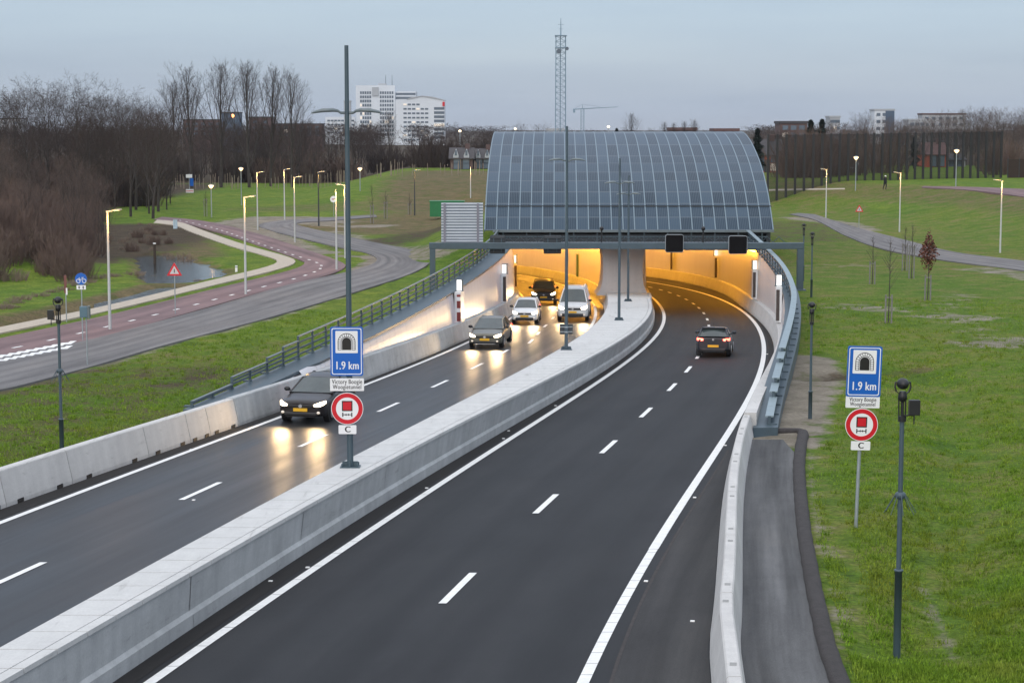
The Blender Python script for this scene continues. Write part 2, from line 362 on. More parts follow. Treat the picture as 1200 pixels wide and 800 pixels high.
def g(x, y):
    x = np.asarray(x, float); y = np.asarray(y, float)
    zn = zr(y) - .12
    z = -.2 + np.log1p(np.exp(np.clip((zn + .2) * 5, -40, 40))) / 5 * (1 - sm(-16, -24, x))
    z = z + 3.3 * sm(0, 24, x - np.interp(y, FOOT_Y, FOOT_X)) * sm(95, 125, y) * (1 - .0 * y)
    z = z + 2.8 * sm(232, 288, y) * sm(-34, -18, x) * (1 - sm(4, 12, x))
    # the tunnel mound behind the portal
    z = z + 2.0 * sm(143, 156, y) * sm(-9, -3, x) * (1 - sm(19, 26, x)) * (1 - sm(210, 240, y))
    z = z + .05 * _noise2(x, y, .9, 1) + .06 * _noise2(x, y, .25, 2) * sm(20, 40, np.abs(x - 3))
    z = z - .30 * (1 - sm(.2, 1.5, seg_dist(x, y, DITCH)))
    pd = np.where(in_poly(x, y, POND), 0, seg_dist(x, y, POND + POND[:1])); z = z - .75 * (1 - sm(.1, 2.3, np.maximum(pd + .9 * _noise2(x, y, 1.1, 9), 0) * (pd < 6) + pd * (pd >= 6)))
    z = z - .28 * (1 - sm(.2, 1.8, seg_dist(x, y, SWALE)))
    z = z + 3.6 * sm(-.208, -.30, x / np.maximum(y, 1)) * sm(126, 150, y) * (1 - sm(215, 245, y))
    return z
def gz(x, y): return float(g(np.array([x]), np.array([y]))[0])
def hit(u, v, lo=20, hi=700):                        # where the sight line through (u, v) meets the ground
    r, dy, dz = ray(u, v); ts = np.concatenate([np.arange(lo, 330, .5), np.arange(330, hi, 2)])
    d = (CAMZ + ts * dz) - g(ts * r, ts * dy); i = int(np.argmax(d < 0)) if (d < 0).any() else len(ts) - 1
    t = ts[i]
    if i > 0:
        a, b = d[i - 1], d[i]; t = ts[i - 1] + (ts[i] - ts[i - 1]) * a / (a - b + 1e-9)
    return Vector((t * r, t * dy, float(g(np.array([t * r]), np.array([t * dy]))[0])))

EDGE_L = lambda y: CV['LB'](np.minimum(y, 150)) - np.where(y > 66, 1.72, .62)   # where the ground stops, left and right of the ramp
def rb_safe(y): return CV['RB'](np.clip(y, 36, 150)) - .0
def EDGE_R(y):
    y = np.asarray(y, float); yc = np.minimum(y, 150)
    return np.where(yc > 62.5, CV['RB'](yc) + 1.3, CV['RB'](np.maximum(yc, 34)) + .35 - np.maximum(34 - yc, 0) * .0)
ys = np.concatenate([np.arange(-40, 12, 4), np.arange(12, 66, .7), [66.2, 66.9], np.arange(67.5, 150, .8), np.arange(150, 330, 1.6), np.arange(332, 520, 8), np.geomspace(540, 7000, 26)])
ss = np.concatenate([np.arange(0, 46, .7), np.arange(46.5, 90, 1.6), np.geomspace(93, 5200, 34)])
verts, faces, rows = [], [], []
for side in (-1, 1):
    E_ = EDGE_L(ys) if side < 0 else EDGE_R(ys)
    X = E_[:, None] + side * ss[None, :]; Y = np.repeat(ys[:, None], len(ss), 1)
    Z = g(X, Y); far = np.hypot(X, Y) > 900
    Z[far] = np.minimum(Z[far], 1.2)
    o = len(verts); nC = len(ss); verts += list(zip(X.ravel().tolist(), Y.ravel().tolist(), Z.ravel().tolist()))
    for j in range(len(ys) - 1):
        for i in range(nC - 1):
            q = (o+j*nC+i, o+j*nC+i+1, o+(j+1)*nC+i+1, o+(j+1)*nC+i); faces.append(q if side > 0 else q[::-1])
# the cover over the tunnel joins both sides beyond the portal
yk = [i for i, yy in enumerate(ys) if yy > 142.5]; nm = 30
o = len(verts)
for i in yk:
    a, b = float(EDGE_L(ys[i:i+1])[0]), float(EDGE_R(ys[i:i+1])[0]); xs = np.linspace(a, b, nm); z = g(xs, np.full(nm, ys[i])); z[1:-1] = np.maximum(z[1:-1], 2.15)
    verts += list(zip(xs.tolist(), [float(ys[i])] * nm, z.tolist()))
for j in range(len(yk) - 1):
    for i in range(nm - 1): faces.append((o+j*nm+i, o+j*nm+i+1, o+(j+1)*nm+i+1, o+(j+1)*nm+i))
me = bpy.data.meshes.new('ground'); me.from_pydata(verts, [], faces)
V = np.array(verts); x, y = V[:, 0], V[:, 1]
dirt = np.zeros(len(V)); dry = np.zeros(len(V)); lit = np.zeros(len(V))
def near(pl, r0, r1): return 1 - sm(r0, r1, seg_dist(x, y, pl))
# -- cover: bare earth, dead grass, leaf litter
dirt = np.maximum(dirt, .75 * near(pxy([(905, 520), (925, 480), (945, 440), (940, 420)]), 1.0, 2.4))
dirt = np.maximum(dirt, .50 * near(pxy([(948, 520), (962, 600), (985, 700), (1000, 800)]), .1, .7))
dirt = np.maximum(dirt, .8 * near(pxy([(888, 513), (905, 514), (940, 514)]), .6, 1.6)); dirt = np.maximum(dirt, .56 * near(pxy([(1085, 650), (1095, 720), (1110, 790)]), .05, .6))
dirt = np.maximum(dirt, .55 * near(pxy([(1000, 359), (1030, 362)]), 1, 4)); dirt = np.maximum(dirt, .6 * near(pxy([(1110, 371), (1135, 372)]), 1, 4))
dirt = np.maximum(dirt, .68 * near(pxy([(1155, 403), (1200, 400), (1260, 405)]), 1.0, 3.4)); dirt = np.maximum(dirt, .38 * near(pxy([(950, 311), (1030, 312)]), .6, 5))
dirt = np.maximum(dirt, .6 * near(pxy([(1155, 316), (1200, 322), (1240, 332)]), .8, 3.4)); dirt = np.maximum(dirt, .65 * near(pxy([(930, 255), (985, 262), (1010, 270)]), 1.0, 4))
dirt = np.maximum(dirt, .42 * near(pxy([(1120, 345), (1110, 370), (1150, 395)]), .5, 3))
dirt = np.maximum(dirt, .75 * near(pxy([(300, 262), (335, 256), (360, 260)]), 3, 9)); dirt = np.maximum(dirt, .75 * near(pxy([(272, 263), (310, 274), (345, 291), (370, 296)]), 1.0, 4))
dirt = np.maximum(dirt, .8 * near(pxy([(400, 300), (435, 300), (444, 306), (425, 316)]), .6, 1.8)); dirt = np.maximum(dirt, .8 * near(pxy([(380, 264), (430, 266), (450, 264)]), 1.0, 3))
dirt = np.maximum(dirt, .62 * near(pxy([(110, 398), (150, 388), (190, 378)]), .5, 2.0)); dirt = np.maximum(dirt, .55 * near(pxy([(300, 330), (340, 322)]), .3, 2.0))
dirt = np.maximum(dirt, .62 * near(pxy([(503, 305), (490, 297), (430, 284), (380, 272)]), 1.0, 4)); dirt = np.maximum(dirt, .5 * near(pxy([(0, 457), (100, 432), (200, 402), (300, 377), (400, 347)]), .3, 1.6))
dry = np.maximum(dry, .75 * near(pxy([(420, 262), (480, 268), (530, 262), (560, 250)]), 6, 22)); dry = np.maximum(dry, .75 * sm(228, 240, y) * sm(-26, -14, x) * (1 - sm(8, 14, x)) * (1 - sm(330, 350, y)))
dry = np.maximum(dry, .55 * near(pxy([(340, 245), (420, 245)]), 4, 16)); dry = np.maximum(dry, .42 * near(pxy([(1000, 300), (940, 290)]), 2, 9))
dry = np.maximum(dry, .60 * sm(5, 14, x - np.interp(y, FOOT_Y, FOOT_X)) * sm(120, 150, y) * (1 - sm(18, 28, x - np.interp(y, FOOT_Y, FOOT_X))))
dry = np.maximum(dry, .8 * near(DITCH, 1.0, 3.4) * (y > 0)); dry = np.maximum(dry, .85 * np.where(in_poly(x, y, POND), 1, near(POND + POND[:1], .6, 4.0)))
dry = np.maximum(dry, .7 * near(pxy([(205, 310), (215, 275), (230, 300)]), 1, 5)); dry = np.maximum(dry, .48 * near(pxy([(150, 455), (240, 430), (330, 405)]), 1, 4))
dry = np.maximum(dry, .40 * sm(34, 44, y) * (1 - sm(88, 100, y)) * (x < -4)); lit = np.maximum(lit, .42 * sm(50, 56, y) * (1 - sm(80, 90, y)) * (x < -6)); dry = np.maximum(dry, .40 * (x > 5) * (1 - sm(215, 230, y))); dry = np.maximum(dry, .46 * sm(120, 134, y) * (x > 18) * (x < 42))
lit = np.maximum(lit, .75 * near(pxy([(260, 432), (215, 448), (180, 452)]), .3, 1.6) * .75)
lit = np.maximum(lit, .9 * near(pxy([(-80, 312), (0, 305), (60, 295), (120, 280), (150, 268)]), 4, 16)); dry = np.maximum(dry, .66 * near(pxy([(130, 275), (160, 272), (185, 272), (205, 275)]), 2, 8)); lit = np.maximum(lit, .9 * sm(214, 232, y) * sm(-44, -58, x) * (1 - sm(330, 380, y)))
lit = np.maximum(lit, .95 * sm(352, 366, y)); lit = np.maximum(lit, .7 * near(pxy([(420, 290), (470, 280), (520, 272)]), 1, 6) * .8); lit = np.maximum(lit, .42 * near(pxy([(910, 262), (925, 280)]), 3, 12))
lit = np.maximum(lit, .55 * near(SWALE[:3], .3, 2.0))
ca = me.color_attributes.new('cover', 'FLOAT_COLOR', 'POINT')
ca.data.foreach_set('color', np.stack([dirt, dry, lit, np.ones(len(V))], 1).ravel().astype(np.float32))
me.polygons.foreach_set('use_smooth', [True] * len(me.polygons))
M['ground'] = mat_ground(); me.materials.append(M['ground']); me.update()
ground = bpy.data.objects.new('ground', me); COL.objects.link(ground); tag(ground, kind='structure')

# ------------------------------------------------------------------ flat sheets with a length-wise uv
def sheet(name, L_, R_, mtl, thick=.25, kind='structure', vscale=None):
    """a paved strip between two edges (lists of points), with sides that go down into the soil"""
    vs, fs, uvs = [], [], []; n = len(L_); v = 0.0
    for i in range(n):
        a, b = L_[i], R_[i]
        if i: v += .5 * ((Vector(a) - Vector(L_[i-1])).length + (Vector(b) - Vector(R_[i-1])).length)
        wd = (Vector(b) - Vector(a)).length; k = max(2, int(wd / 2.5) + 1)
        for j in range(k if i == 0 else K):
            t = j / ((k if i == 0 else K) - 1); vs.append(tuple(Vector(a).lerp(Vector(b), t))); uvs.append((t * wd, v))
        if i == 0: K = k
    for i in range(n - 1):
        for j in range(K - 1): fs.append((i*K+j, i*K+j+1, (i+1)*K+j+1, (i+1)*K+j))
    if thick:
        o = len(vs)
        for i in range(n):
            for j in (0, K - 1): p = vs[i*K+j]; vs.append((p[0], p[1], p[2] - thick)); uvs.append(uvs[i*K+j])
        for i in range(n - 1):
            fs.append((i*K, (i+1)*K, o+2*(i+1), o+2*i)); fs.append((i*K+K-1, o+2*i+1, o+2*(i+1)+1, (i+1)*K+K-1))
    m = bpy.data.meshes.new(name); m.from_pydata(vs, [], fs); u = m.uv_layers.new(name='UVMap')
    for lp in m.loops: u.data[lp.index].uv = uvs[lp.vertex_index]
    m.materials.append(mtl); o = bpy.data.objects.new(name, m); COL.objects.link(o)
    if kind: tag(o, kind=kind)
    return o
def resample(pts, n):
    P = [Vector(p) for p in pts]
    # Catmull-Rom through the points
    Q = []
    for i in range(len(P) - 1):
        p0, p1, p2, p3 = P[max(i-1, 0)], P[i], P[i+1], P[min(i+2, len(P)-1)]
        for k in range(12):
            t = k / 12; Q.append(.5 * ((2*p1) + (p2-p0)*t + (2*p0-5*p1+4*p2-p3)*t*t + (3*p1-p0-3*p2+p3)*t**3))
    Q.append(P[-1]); d = [0]
    for a, b in zip(Q[:-1], Q[1:]): d.append(d[-1] + (b - a).length)
    out = []
    for i in range(n):
        s = d[-1] * i / (n - 1); j = min(max(np.searchsorted(d, s) - 1, 0), len(Q) - 2)
        t = (s - d[j]) / max(d[j+1] - d[j], 1e-9); out.append(Q[j].lerp(Q[j+1], t))
    return out
def drape(px, lift=.05, n=40):
    P = resample([Vector((*at(u, v)[:2], 0)) if True else 0 for u, v in px], n)
    return [Vector((p.x, p.y, gz(p.x, p.y) + lift)) for p in P]
def flat(px, z, n=40): return resample([at(u, v, z) for u, v in px], n)

yr = np.concatenate([np.arange(-40, 30, 3), np.arange(30, 262, 1.5)])
def P3(fn, off=0, h=0, yy=yr): return [(float(fn(q)) + off, float(q), zrf(q) + h) for q in yy]
MLb = lambda y: np.where(np.asarray(y) < 112, CV['MLt'](np.minimum(y, 112)) - .25, CV['Lin'](y) + .62 + (CV['MLt'](112.) - .25 - CV['Lin'](112.) - .62) * np.clip((126 - np.asarray(y, float)) / 14, 0, 1))
sheet('road_left_carriageway', P3(CV['LB'], -.1), P3(MLb, .15), M['asphalt_wet'])
RBx = lambda y: CV['RB'](np.maximum(y, 34.4)) - .085 * np.maximum(34.4 - np.asarray(y, float), 0)
sheet('road_right_carriageway', P3(CV['MRb'], -.15), P3(RBx, .1), M['asphalt'])
# the paler hard shoulder right of the construction joint, and the darker strips under the walls
jp = [onroad(*q) for q in [(717, 800), (735, 745), (765, 680), (790, 632), (815, 590), (838, 555), (857, 522)]]
jx = np.polynomial.Polynomial.fit([p.y for p in jp], [p.x for p in jp], 3)
ya = np.concatenate([[-40, -10, 10, 20], np.arange(31, jp[-1].y, 1.2)])
jf = lambda q: float(jx(q)) if q > 31 else float(jx(31)) + (q - 31) * .06
sheet('road_shoulder', [(jf(q), q, zrf(q) + .006) for q in ya], [(float(RBx(q)) - .02, q, zrf(q) + .006) for q in ya], M['asphalt_old'], 0)
sheet('road_joint_seam', [(jf(q) - .05, q, zrf(q) + .010) for q in ya], [(jf(q) + .02, q, zrf(q) + .010) for q in ya], M['berm'], 0)
yb = np.arange(66, 240, 1.5)
sheet('road_edge_right', P3(CV['Rout'], .25, .006, yb), P3(CV['RB'], -.02, .006, yb), M['asphalt_edge'], 0)
yb = np.concatenate([np.arange(-40, 30, 4), np.arange(30, 240, 1.5)])
sheet('road_edge_median', P3(CV['MRb'], .02, .006, yb), P3(CV['Rin'], -.25, .006, yb), M['asphalt_edge'], 0)
sheet('road_edge_left', P3(CV['LB'], .02, .006, yb), P3(CV['Lout'], -.25, .006, yb), M['asphalt_edge'], 0)

# painted lines, each worn a little, 4 mm above the asphalt; the near edge lines show cut joints
def line(mb, fn, w, y0, y1, h=.011, step=1.0, gap=0.0):
    q = y0
    while q < y1 - .01:
        e = min(q + step, y1); a0, a1 = float(fn(q)), float(fn(e - gap))
        mb.add([(a0-w/2, q, zrf(q)+h), (a0+w/2, q, zrf(q)+h), (a1+w/2, e-gap, zrf(e-gap)+h), (a1-w/2, e-gap, zrf(e-gap)+h)], [(0,1,2,3)])
        q = e
mb = MB()
line(mb, CV['Rin'], .21, -30, 52, step=1.5, gap=.025); line(mb, CV['Rin'], .21, 52, 250)
line(mb, CV['Rout'], .21, -30, 44, step=.8, gap=.02); line(mb, CV['Rout'], .23, 44, 250)
line(mb, CV['Lout'], .20, -30, 250); line(mb, CV['Lin'], .2, 90, 250)
tag(mb.build('edge_line_marking', M['paint']), kind='structure')
mb = MB()
for u, v in PTS['Rd'][0][:6]: q = onroad(u, v).y; line(mb, CV['Rd'], .17, q, q + 3.1, step=1.0)
for q in (26.6, 15.0, 3.5, 94.5, 101.5, 109.5): line(mb, CV['Rd'], .17, q, q + 3.0, step=1.0)
for u, v in PTS['Rd'][0][6:]: q = onroad(u, v).y; line(mb, CV['Rd'], .16, q - 1, q + 1.2, step=1.0)
for q in (183, 190, 197, 204, 211): line(mb, CV['Rd'], .16, q, q + 2.2, step=1.0)
for u, v in PTS['Ld'][0]: q = onroad(u, v).y; line(mb, LDASH, .17, q, q + 3.1, step=1.0)
for q in (39.3, 28, 17, 5): line(mb, LDASH, .17, q, q + 3.1, step=1.0)
for q in (110.8, 117.5, 125.5, 134, 143, 152, 161, 170, 179, 188, 197): line(mb, LDASH, .16, q, q + 2.4, step=1.0)
tag(mb.build('lane_dash_marking', M['paint']), kind='structure')

# ------------------------------------------------------------------ the paths and side roads
n = 70
sheet('service_road', flat([(-500,540),(-60,433),(0,419),(90,401),(150,386),(250,359),(340,333),(412,317),(441,306),(432,297),(395,289),(350,278.5),(318,270),(303,264),(322,259),(370,255.5),(440,251.5)], -.12, 90),
      flat([(-500,602),(-60,470),(0,457),(100,431),(200,402),(300,376),(400,347),(480,321),(505,305),(490,294.5),(430,282),(385,272),(362,267),(348,263),(352,260.5),(385,258.5),(442,254)], -.12, 90), M['asphalt_grey'])
sheet('cycle_path', flat([(-500,507),(-60,409),(0,396),(130,368),(250,338.5),(338,317),(357,308),(345,302),(300,286.5),(262,274),(215,261.5),(180,257)], -.13, 70),
      flat([(-500,535),(-60,436),(0,424),(90,402),(165,382),(300,344),(378,324),(403,314),(398,306),(352,290),(300,273),(240,259),(190,254)], -.13, 70), M['cycle_red'])
sheet('footpath', flat([(-500,494),(-60,397),(0,383),(130,356.5),(250,327.5),(310,313),(325,306),(312,300),(270,288),(225,272),(205,264),(180,261)], -.125, 60),
      flat([(-500,503),(-60,403),(0,390),(130,363),(250,334),(325,315.5),(346,307),(335,300),(285,286),(240,270.5),(212,260.5),(184,257.5)], -.125, 60), M['sandpath'])
mb = MB()                                                   # give-way blocks where the cycle path meets the road, and its centre dashes
for i in range(9):
    for k in range(2):
        p = at(-6 + i * 10.2 + k * 1.5 - k * 6, 419.5 - i * 2.0 + k * 5.5, -.112); q = at(1 + i * 10.2 + k * 1.5 - k * 6, 415.5 - i * 2.0 + k * 5.5, -.112)
        dx = Vector((.27, .15, 0)); mb.add([p, p + dx, q + dx, q], [(0,1,2,3)])
cl = resample([at(u, v, -.118) for u, v in [(-500,520),(-60,422),(12,408),(38,403),(86,392),(148,377),(220,359),(300,338),(350,325),(375,315),(372,308),(345,299),(300,284),(250,267),(205,257)]], 300)
acc = 0
for a, b in zip(cl[:-1], cl[1:]):
    acc += (b - a).length
    if acc > 3.0:
        acc = 0; d = (b - a).normalized(); s = Vector((-d.y, d.x, 0)) * .09
        mb.add([a - s, a + s, a + d * .8 + s, a + d * .8 - s], [(0,1,2,3)])
tag(mb.build('path_marking', M['paint']), kind='structure')
sheet('right_service_road', flat([(925,251),(955,257.5),(989,275),(1032,291),(1098,303.5),(1200,317),(1320,336),(1750,408)], -.12, 50),
      flat([(945,248),(986,261),(1012,268.5),(1061,281),(1118,295),(1200,305.5),(1320,323),(1750,388)], -.12, 50), M['asphalt_grey'])
def ontop(px, lift=.06, n=24):
    return resample([hit(u, v) + Vector((0, 0, lift)) for u, v in px], n)
sheet('bank_path', ontop([(1080,220.5),(1140,224),(1200,231.5),(1290,246)], .10), ontop([(1082,219),(1140,220),(1200,222.5),(1290,228)], .10), M['cycle_red'])
sheet('field_path', ontop([(895,224),(940,223),(990,222)], .06), ontop([(895,222.5),(940,221.6),(990,221)], .06), M['sandpath'])
# water of the pond and the ditch end
wm = bpy.data.materials.new('water'); wm.use_nodes = True; wb = wm.node_tree.nodes['Principled BSDF']
wb.inputs['Base Color'].default_value = (.03, .035, .035, 1); wb.inputs['Roughness'].default_value = .12
wn = nn(wm.node_tree, 'ShaderNodeTexNoise', Scale=1.6, Detail=4); wt = nn(wm.node_tree, 'ShaderNodeTexCoord'); wm.node_tree.links.new(wt.outputs['Object'], wn.inputs['Vector'])
wbp = nn(wm.node_tree, 'ShaderNodeBump', Strength=.35, Distance=.06); wm.node_tree.links.new(wn.outputs['Fac'], wbp.inputs['Height']); wm.node_tree.links.new(wbp.outputs[0], wb.inputs['Normal'])
mb = MB(); mb.add([(p[0], p[1], -.40) for p in pxy([(110, 290), (285, 290), (285, 337), (110, 362)], -.4)], [(3,2,1,0)])
tag(mb.build('water', wm), kind='structure')
# right: the closed-off asphalt strip behind the barrier and its raised asphalt berm
yv = np.arange(20, 64.5, 1.2)
bx = np.polynomial.Polynomial.fit([34.0, 36.5, 63.6], [5.95, 6.25, 9.7], 1)
BERM = resample([at(u, v, zrf(d) - .1) for u, v, d in ((904, 516.5, 62), (930, 516, 62), (940.5, 517.5, 62), (938, 532, 60), (936, 560, 56.5), (941, 620, 49), (953, 690, 41.5), (966, 750, 37), (983, 800, 33.5), (1000, 850, 30), (1040, 980, 24))], 90)
yv = np.arange(20, 62.6, 1.0)
def stz(x, y): return gz(x, y) + .035
bxx_ = lambda q: float(np.interp(q, [p.y for p in BERM[::-1][:-14]], [p.x for p in BERM[::-1][:-14]]))
sheet('road_side_strip', [(float(RBx(q)) + .3, q, stz(float(RBx(q)) + .3, q)) for q in yv], [(bxx_(q), q, stz(bxx_(q), q)) for q in yv], M['asphalt_strip'], .3)
mb = MB(); rings = []
for i, p in enumerate(BERM):
    d = (BERM[min(i+1, 89)] - BERM[max(i-1, 0)]).normalized(); s_ = Vector((d.y, -d.x, 0)); z = gz(p.x, p.y)
    wv = 1 + .04 * math.sin(i * 1.7)
    rings.append([tuple(Vector((p.x, p.y, z)) + s_ * a * wv + Vector((0, 0, h + .008 * math.sin(i * 2.3 + a * 9)))) for a, h in ((-.22, -.1), (-.17, .09), (-.11, .13), (.0, .14), (.10, .13), (.16, .08), (.21, -.1))])
mb.loft(rings, smooth=True); tag(mb.build('path_edge_berm', M['berm'], fix=True), kind='structure')
bx = np.polynomial.Polynomial.fit([34.0, 36.5, 63.6], [5.95, 6.25, 9.7], 1)
#@@STRUCT
# ------------------------------------------------------------------ barriers and walls of the ramp
def wallprofile(fn, prof, y0, y1, step, m, mb, flip=1):
    """sweep a profile [(offset across, height)] along a curve; one open strip per profile edge"""
    yy = np.arange(y0, y1 + step * .5, step)
    rings = [[(float(fn(q)) + flip * a, float(q), zrf(q) + h) for a, h in prof] for q in yy]
    mb.loft(rings, m, closed=True)
# central reserve: concrete faces with a kerb line, capped by pale slabs
YN = 139.0
mr = lambda y: float(CV['MRb'](y)); mt = lambda y: float(CV['MRt'](min(y, 132)) if y < 132 else CV['MRb'](y) - .22)
ml = lambda y: float(CV['MLt'](min(y, 126)) if y < 126 else MLb(np.array(y)) + .25)
med = thing('median_barrier', 'long pale concrete central barrier with flat slab top between the two carriageways', 'barrier', (0, 40, 0))
mb = MB(); rings = []
yy = np.concatenate([np.arange(-30, 30, 5), np.arange(30, YN, 1.5), [YN + 2]])
for q in yy:
    R_, L_ = mr(q), float(MLb(np.array(q))); z = zrf(q); T, U = mt(q), ml(q)
    rings.append([(R_, q-40, z-.1), (R_, q-40, z+.26), (R_-.075, q-40, z+.33), (T+.03, q-40, z+1.02), (U-.03, q-40, z+1.02), (L_+.075, q-40, z+.33), (L_, q-40, z+.26), (L_, q-40, z-.1)])
mb.loft(rings); mb.build('barrier_body', M['concrete'], med)
mb = MB(); mj = MB(); q = -30.0
while q < YN - .2:
    e = min(q + 1.22, YN)
    a0, a1, b0, b1 = ml(q), ml(e-.03), mt(q), mt(e-.03); z0, z1 = zrf(q) + 1.02, zrf(e) + 1.02; e2 = e - .03
    for (l0, l1, r0, r1) in ((a0 - .03, a1 - .03, b0 - .17, b1 - .17), (b0 - .15, b1 - .15, b0 + .06, b1 + .06)):
        zt = .085
        mb.add([(l0,q-40,z0),(r0,q-40,z0),(r1,e2-40,z1),(l1,e2-40,z1),(l0,q-40,z0+zt),(r0,q-40,z0+zt),(r1,e2-40,z1+zt),(l1,e2-40,z1+zt)],
               [(4,5,6,7),(0,1,5,4),(1,2,6,5),(2,3,7,6),(3,0,4,7)])
    q = e
mb.build('capping_slabs', M['concrete_cap'], med)
mb = MB()                                                   # open joints in the face of the barrier
for q in np.arange(36, 136, 7.4):
    R_, T, z = mr(q) + .004, mt(q) + .012, zrf(q)
    mb.add([(R_, q-40, z), (R_, q-40+.03, z), (R_, q-40+.03, z+.26), (R_, q-40, z+.26)], [(0,1,2,3)])
    mb.add([(R_-.07, q-40, z+.33), (R_-.07, q-40+.03, z+.33), (T+.026, q-40+.03, z+1.0), (T+.026, q-40, z+1.0)], [(0,1,2,3)])
mb.build('joint', M['black'], med)

# precast barrier segments on the left shoulder, then the cast barrier below the white wall
def seg_profile(hgt=.98, wtop=.24, wbot=.30):
    return [(.0, -.05), (.0, .10), (-.03, .26), (-.17, hgt - .03), (-.20, hgt), (-.20 - wtop, hgt), (-.23 - wtop, hgt - .03), (-.23 - wtop - .12, .26), (-.23 - wtop - .15, .0), (-.23 - wtop - .15, -.05)]
LBs = lambda y: float(CV['LB'](y))
ends = [ystation('LB', u, 0, 35, 110) for u in (-150, -60, -2, 77.5, 169, 219, 243, 276)]
words = ['first pale precast barrier block at the picture edge beyond the near left verge', 'pale precast barrier block before the camera mast on the left verge', 'pale precast barrier block with two drain notches in front of the left camera mast',
         'warm lit precast barrier block just past the left camera mast', 'precast barrier block with a bright patch of headlight glow', 'short precast barrier block beside the start of the steel ledge', 'last precast barrier block before the long cast barrier on the left']
for i in range(len(ends) - 1):
    y0, y1 = ends[i] + .02, ends[i+1] - .02
    t = thing('barrier_block', words[i], 'barrier', (LBs(y0), y0, zrf(y0)), 0, 'precast barrier blocks along the left shoulder')
    mb = MB(); yy = np.linspace(y0, y1, 6)
    mb.loft([[(LBs(q) + a - LBs(y0), q - y0, zrf(q) - zrf(y0) + h) for a, h in seg_profile()] for q in yy])
    mb.build('concrete_body', M['concrete_light'], t)
    for f in (.2, .8):
        q = y0 + f * (y1 - y0); mn = MB(); mn.obox((LBs(q) - LBs(y0) + .002, q - y0, zrf(q) - zrf(y0) + .06), heading(CV['LB'], q), .02, .17, .055)
        mn.build('drain_notch', M['black'], t)
t = thing('cast_barrier', 'continuous grey concrete barrier under the white left tunnel wall', 'barrier', (LBs(66), 66, zrf(66)))
mb = MB(); yy = np.concatenate([np.arange(ends[-1] + .03, 140, 1.5), np.arange(140, 246, 3)])
mb.loft([[(LBs(q) + a - LBs(66), q - 66, zrf(q) - zrf(66) + h) for a, h in seg_profile(1.0)] for q in yy]); mb.build('concrete_body', M['concrete'], t)

# white panelled walls of the ramp, from where they rise out of the barrier to the portal and on inside
def ramp_wall(name, fn, sgn, y0, label, yend=140.0, off=.46):
    t = thing(name, label, 'wall', (float(fn(y0)), y0, 0)); ox = float(fn(y0)); mb = MB()
    yy = np.arange(y0, yend + .6, 1.2); n = 5; vs, fs = [], []
    for q in yy:
        zb, ztp = zrf(q) + .8, max(float(zcop(q)), zrf(q) + 1.0)
        for k in range(n):
            u = k / (n - 1); vs.append((float(fn(q)) + sgn * (off - .0 + .16 * u * u) - ox, q - y0, zb + (ztp - zb) * u))
    m = len(vs)
    vs += [(p[0] + sgn * .35, p[1], p[2]) for p in vs]
    for j in range(len(yy) - 1):
        for k in range(n - 1):
            a = (j*n+k, j*n+k+1, (j+1)*n+k+1, (j+1)*n+k); fs.append(a if sgn > 0 else a[::-1])
            b = tuple(i + m for i in a); fs.append(b[::-1] if sgn > 0 else b)
        fs.append((j*n+n-1, (j+1)*n+n-1, m+(j+1)*n+n-1, m+j*n+n-1))
    mb.add(vs, fs); mb.build('wall_face', M['panel_out'], t)
    g_ = MB()                                               # narrow vertical joints of the panels
    for q in np.arange(y0 + 2, yend - .5, 1.2):
        zb, ztp = zrf(q) + 1.0, float(zcop(q)) - .02
        if ztp - zb < .15: continue
        x0 = float(fn(q)) + sgn * off - ox; h = heading(fn, q)
        pts = [(x0 + sgn * (.16 * ((z_ - zrf(q) - .8) / (float(zcop(q)) - zrf(q) - .8)) ** 2 - .004), z_) for z_ in np.linspace(zb, ztp, 4)]
        for (xa, za), (xb, zb2) in zip(pts[:-1], pts[1:]):
            g_.add([(xa, q - y0, za), (xa + .022 * math.tan(h), q - y0 + .022, za), (xb + .022 * math.tan(h), q - y0 + .022, zb2), (xb, q - y0, zb2)], [(0,1,2,3)])
    g_.build('panel_joint', M['joint'], t)
    return t
M['joint'] = mat('joint_grey', (.40, .39, .39), .6, 0)
M['panel_out'] = mat('white_wall_panel', (.66, .64, .65), .38, .05, .8, stretch=(2, 2, .15))
wl = ramp_wall('white_retaining_wall', CV['LB'], -1, 76, 'white panelled wall rising beside the left carriageway up to the tunnel mouth', 146)
wr = ramp_wall('white_retaining_wall', CV['RB'], 1, 78, 'white panelled wall curving along the right carriageway up to the tunnel mouth', 139)

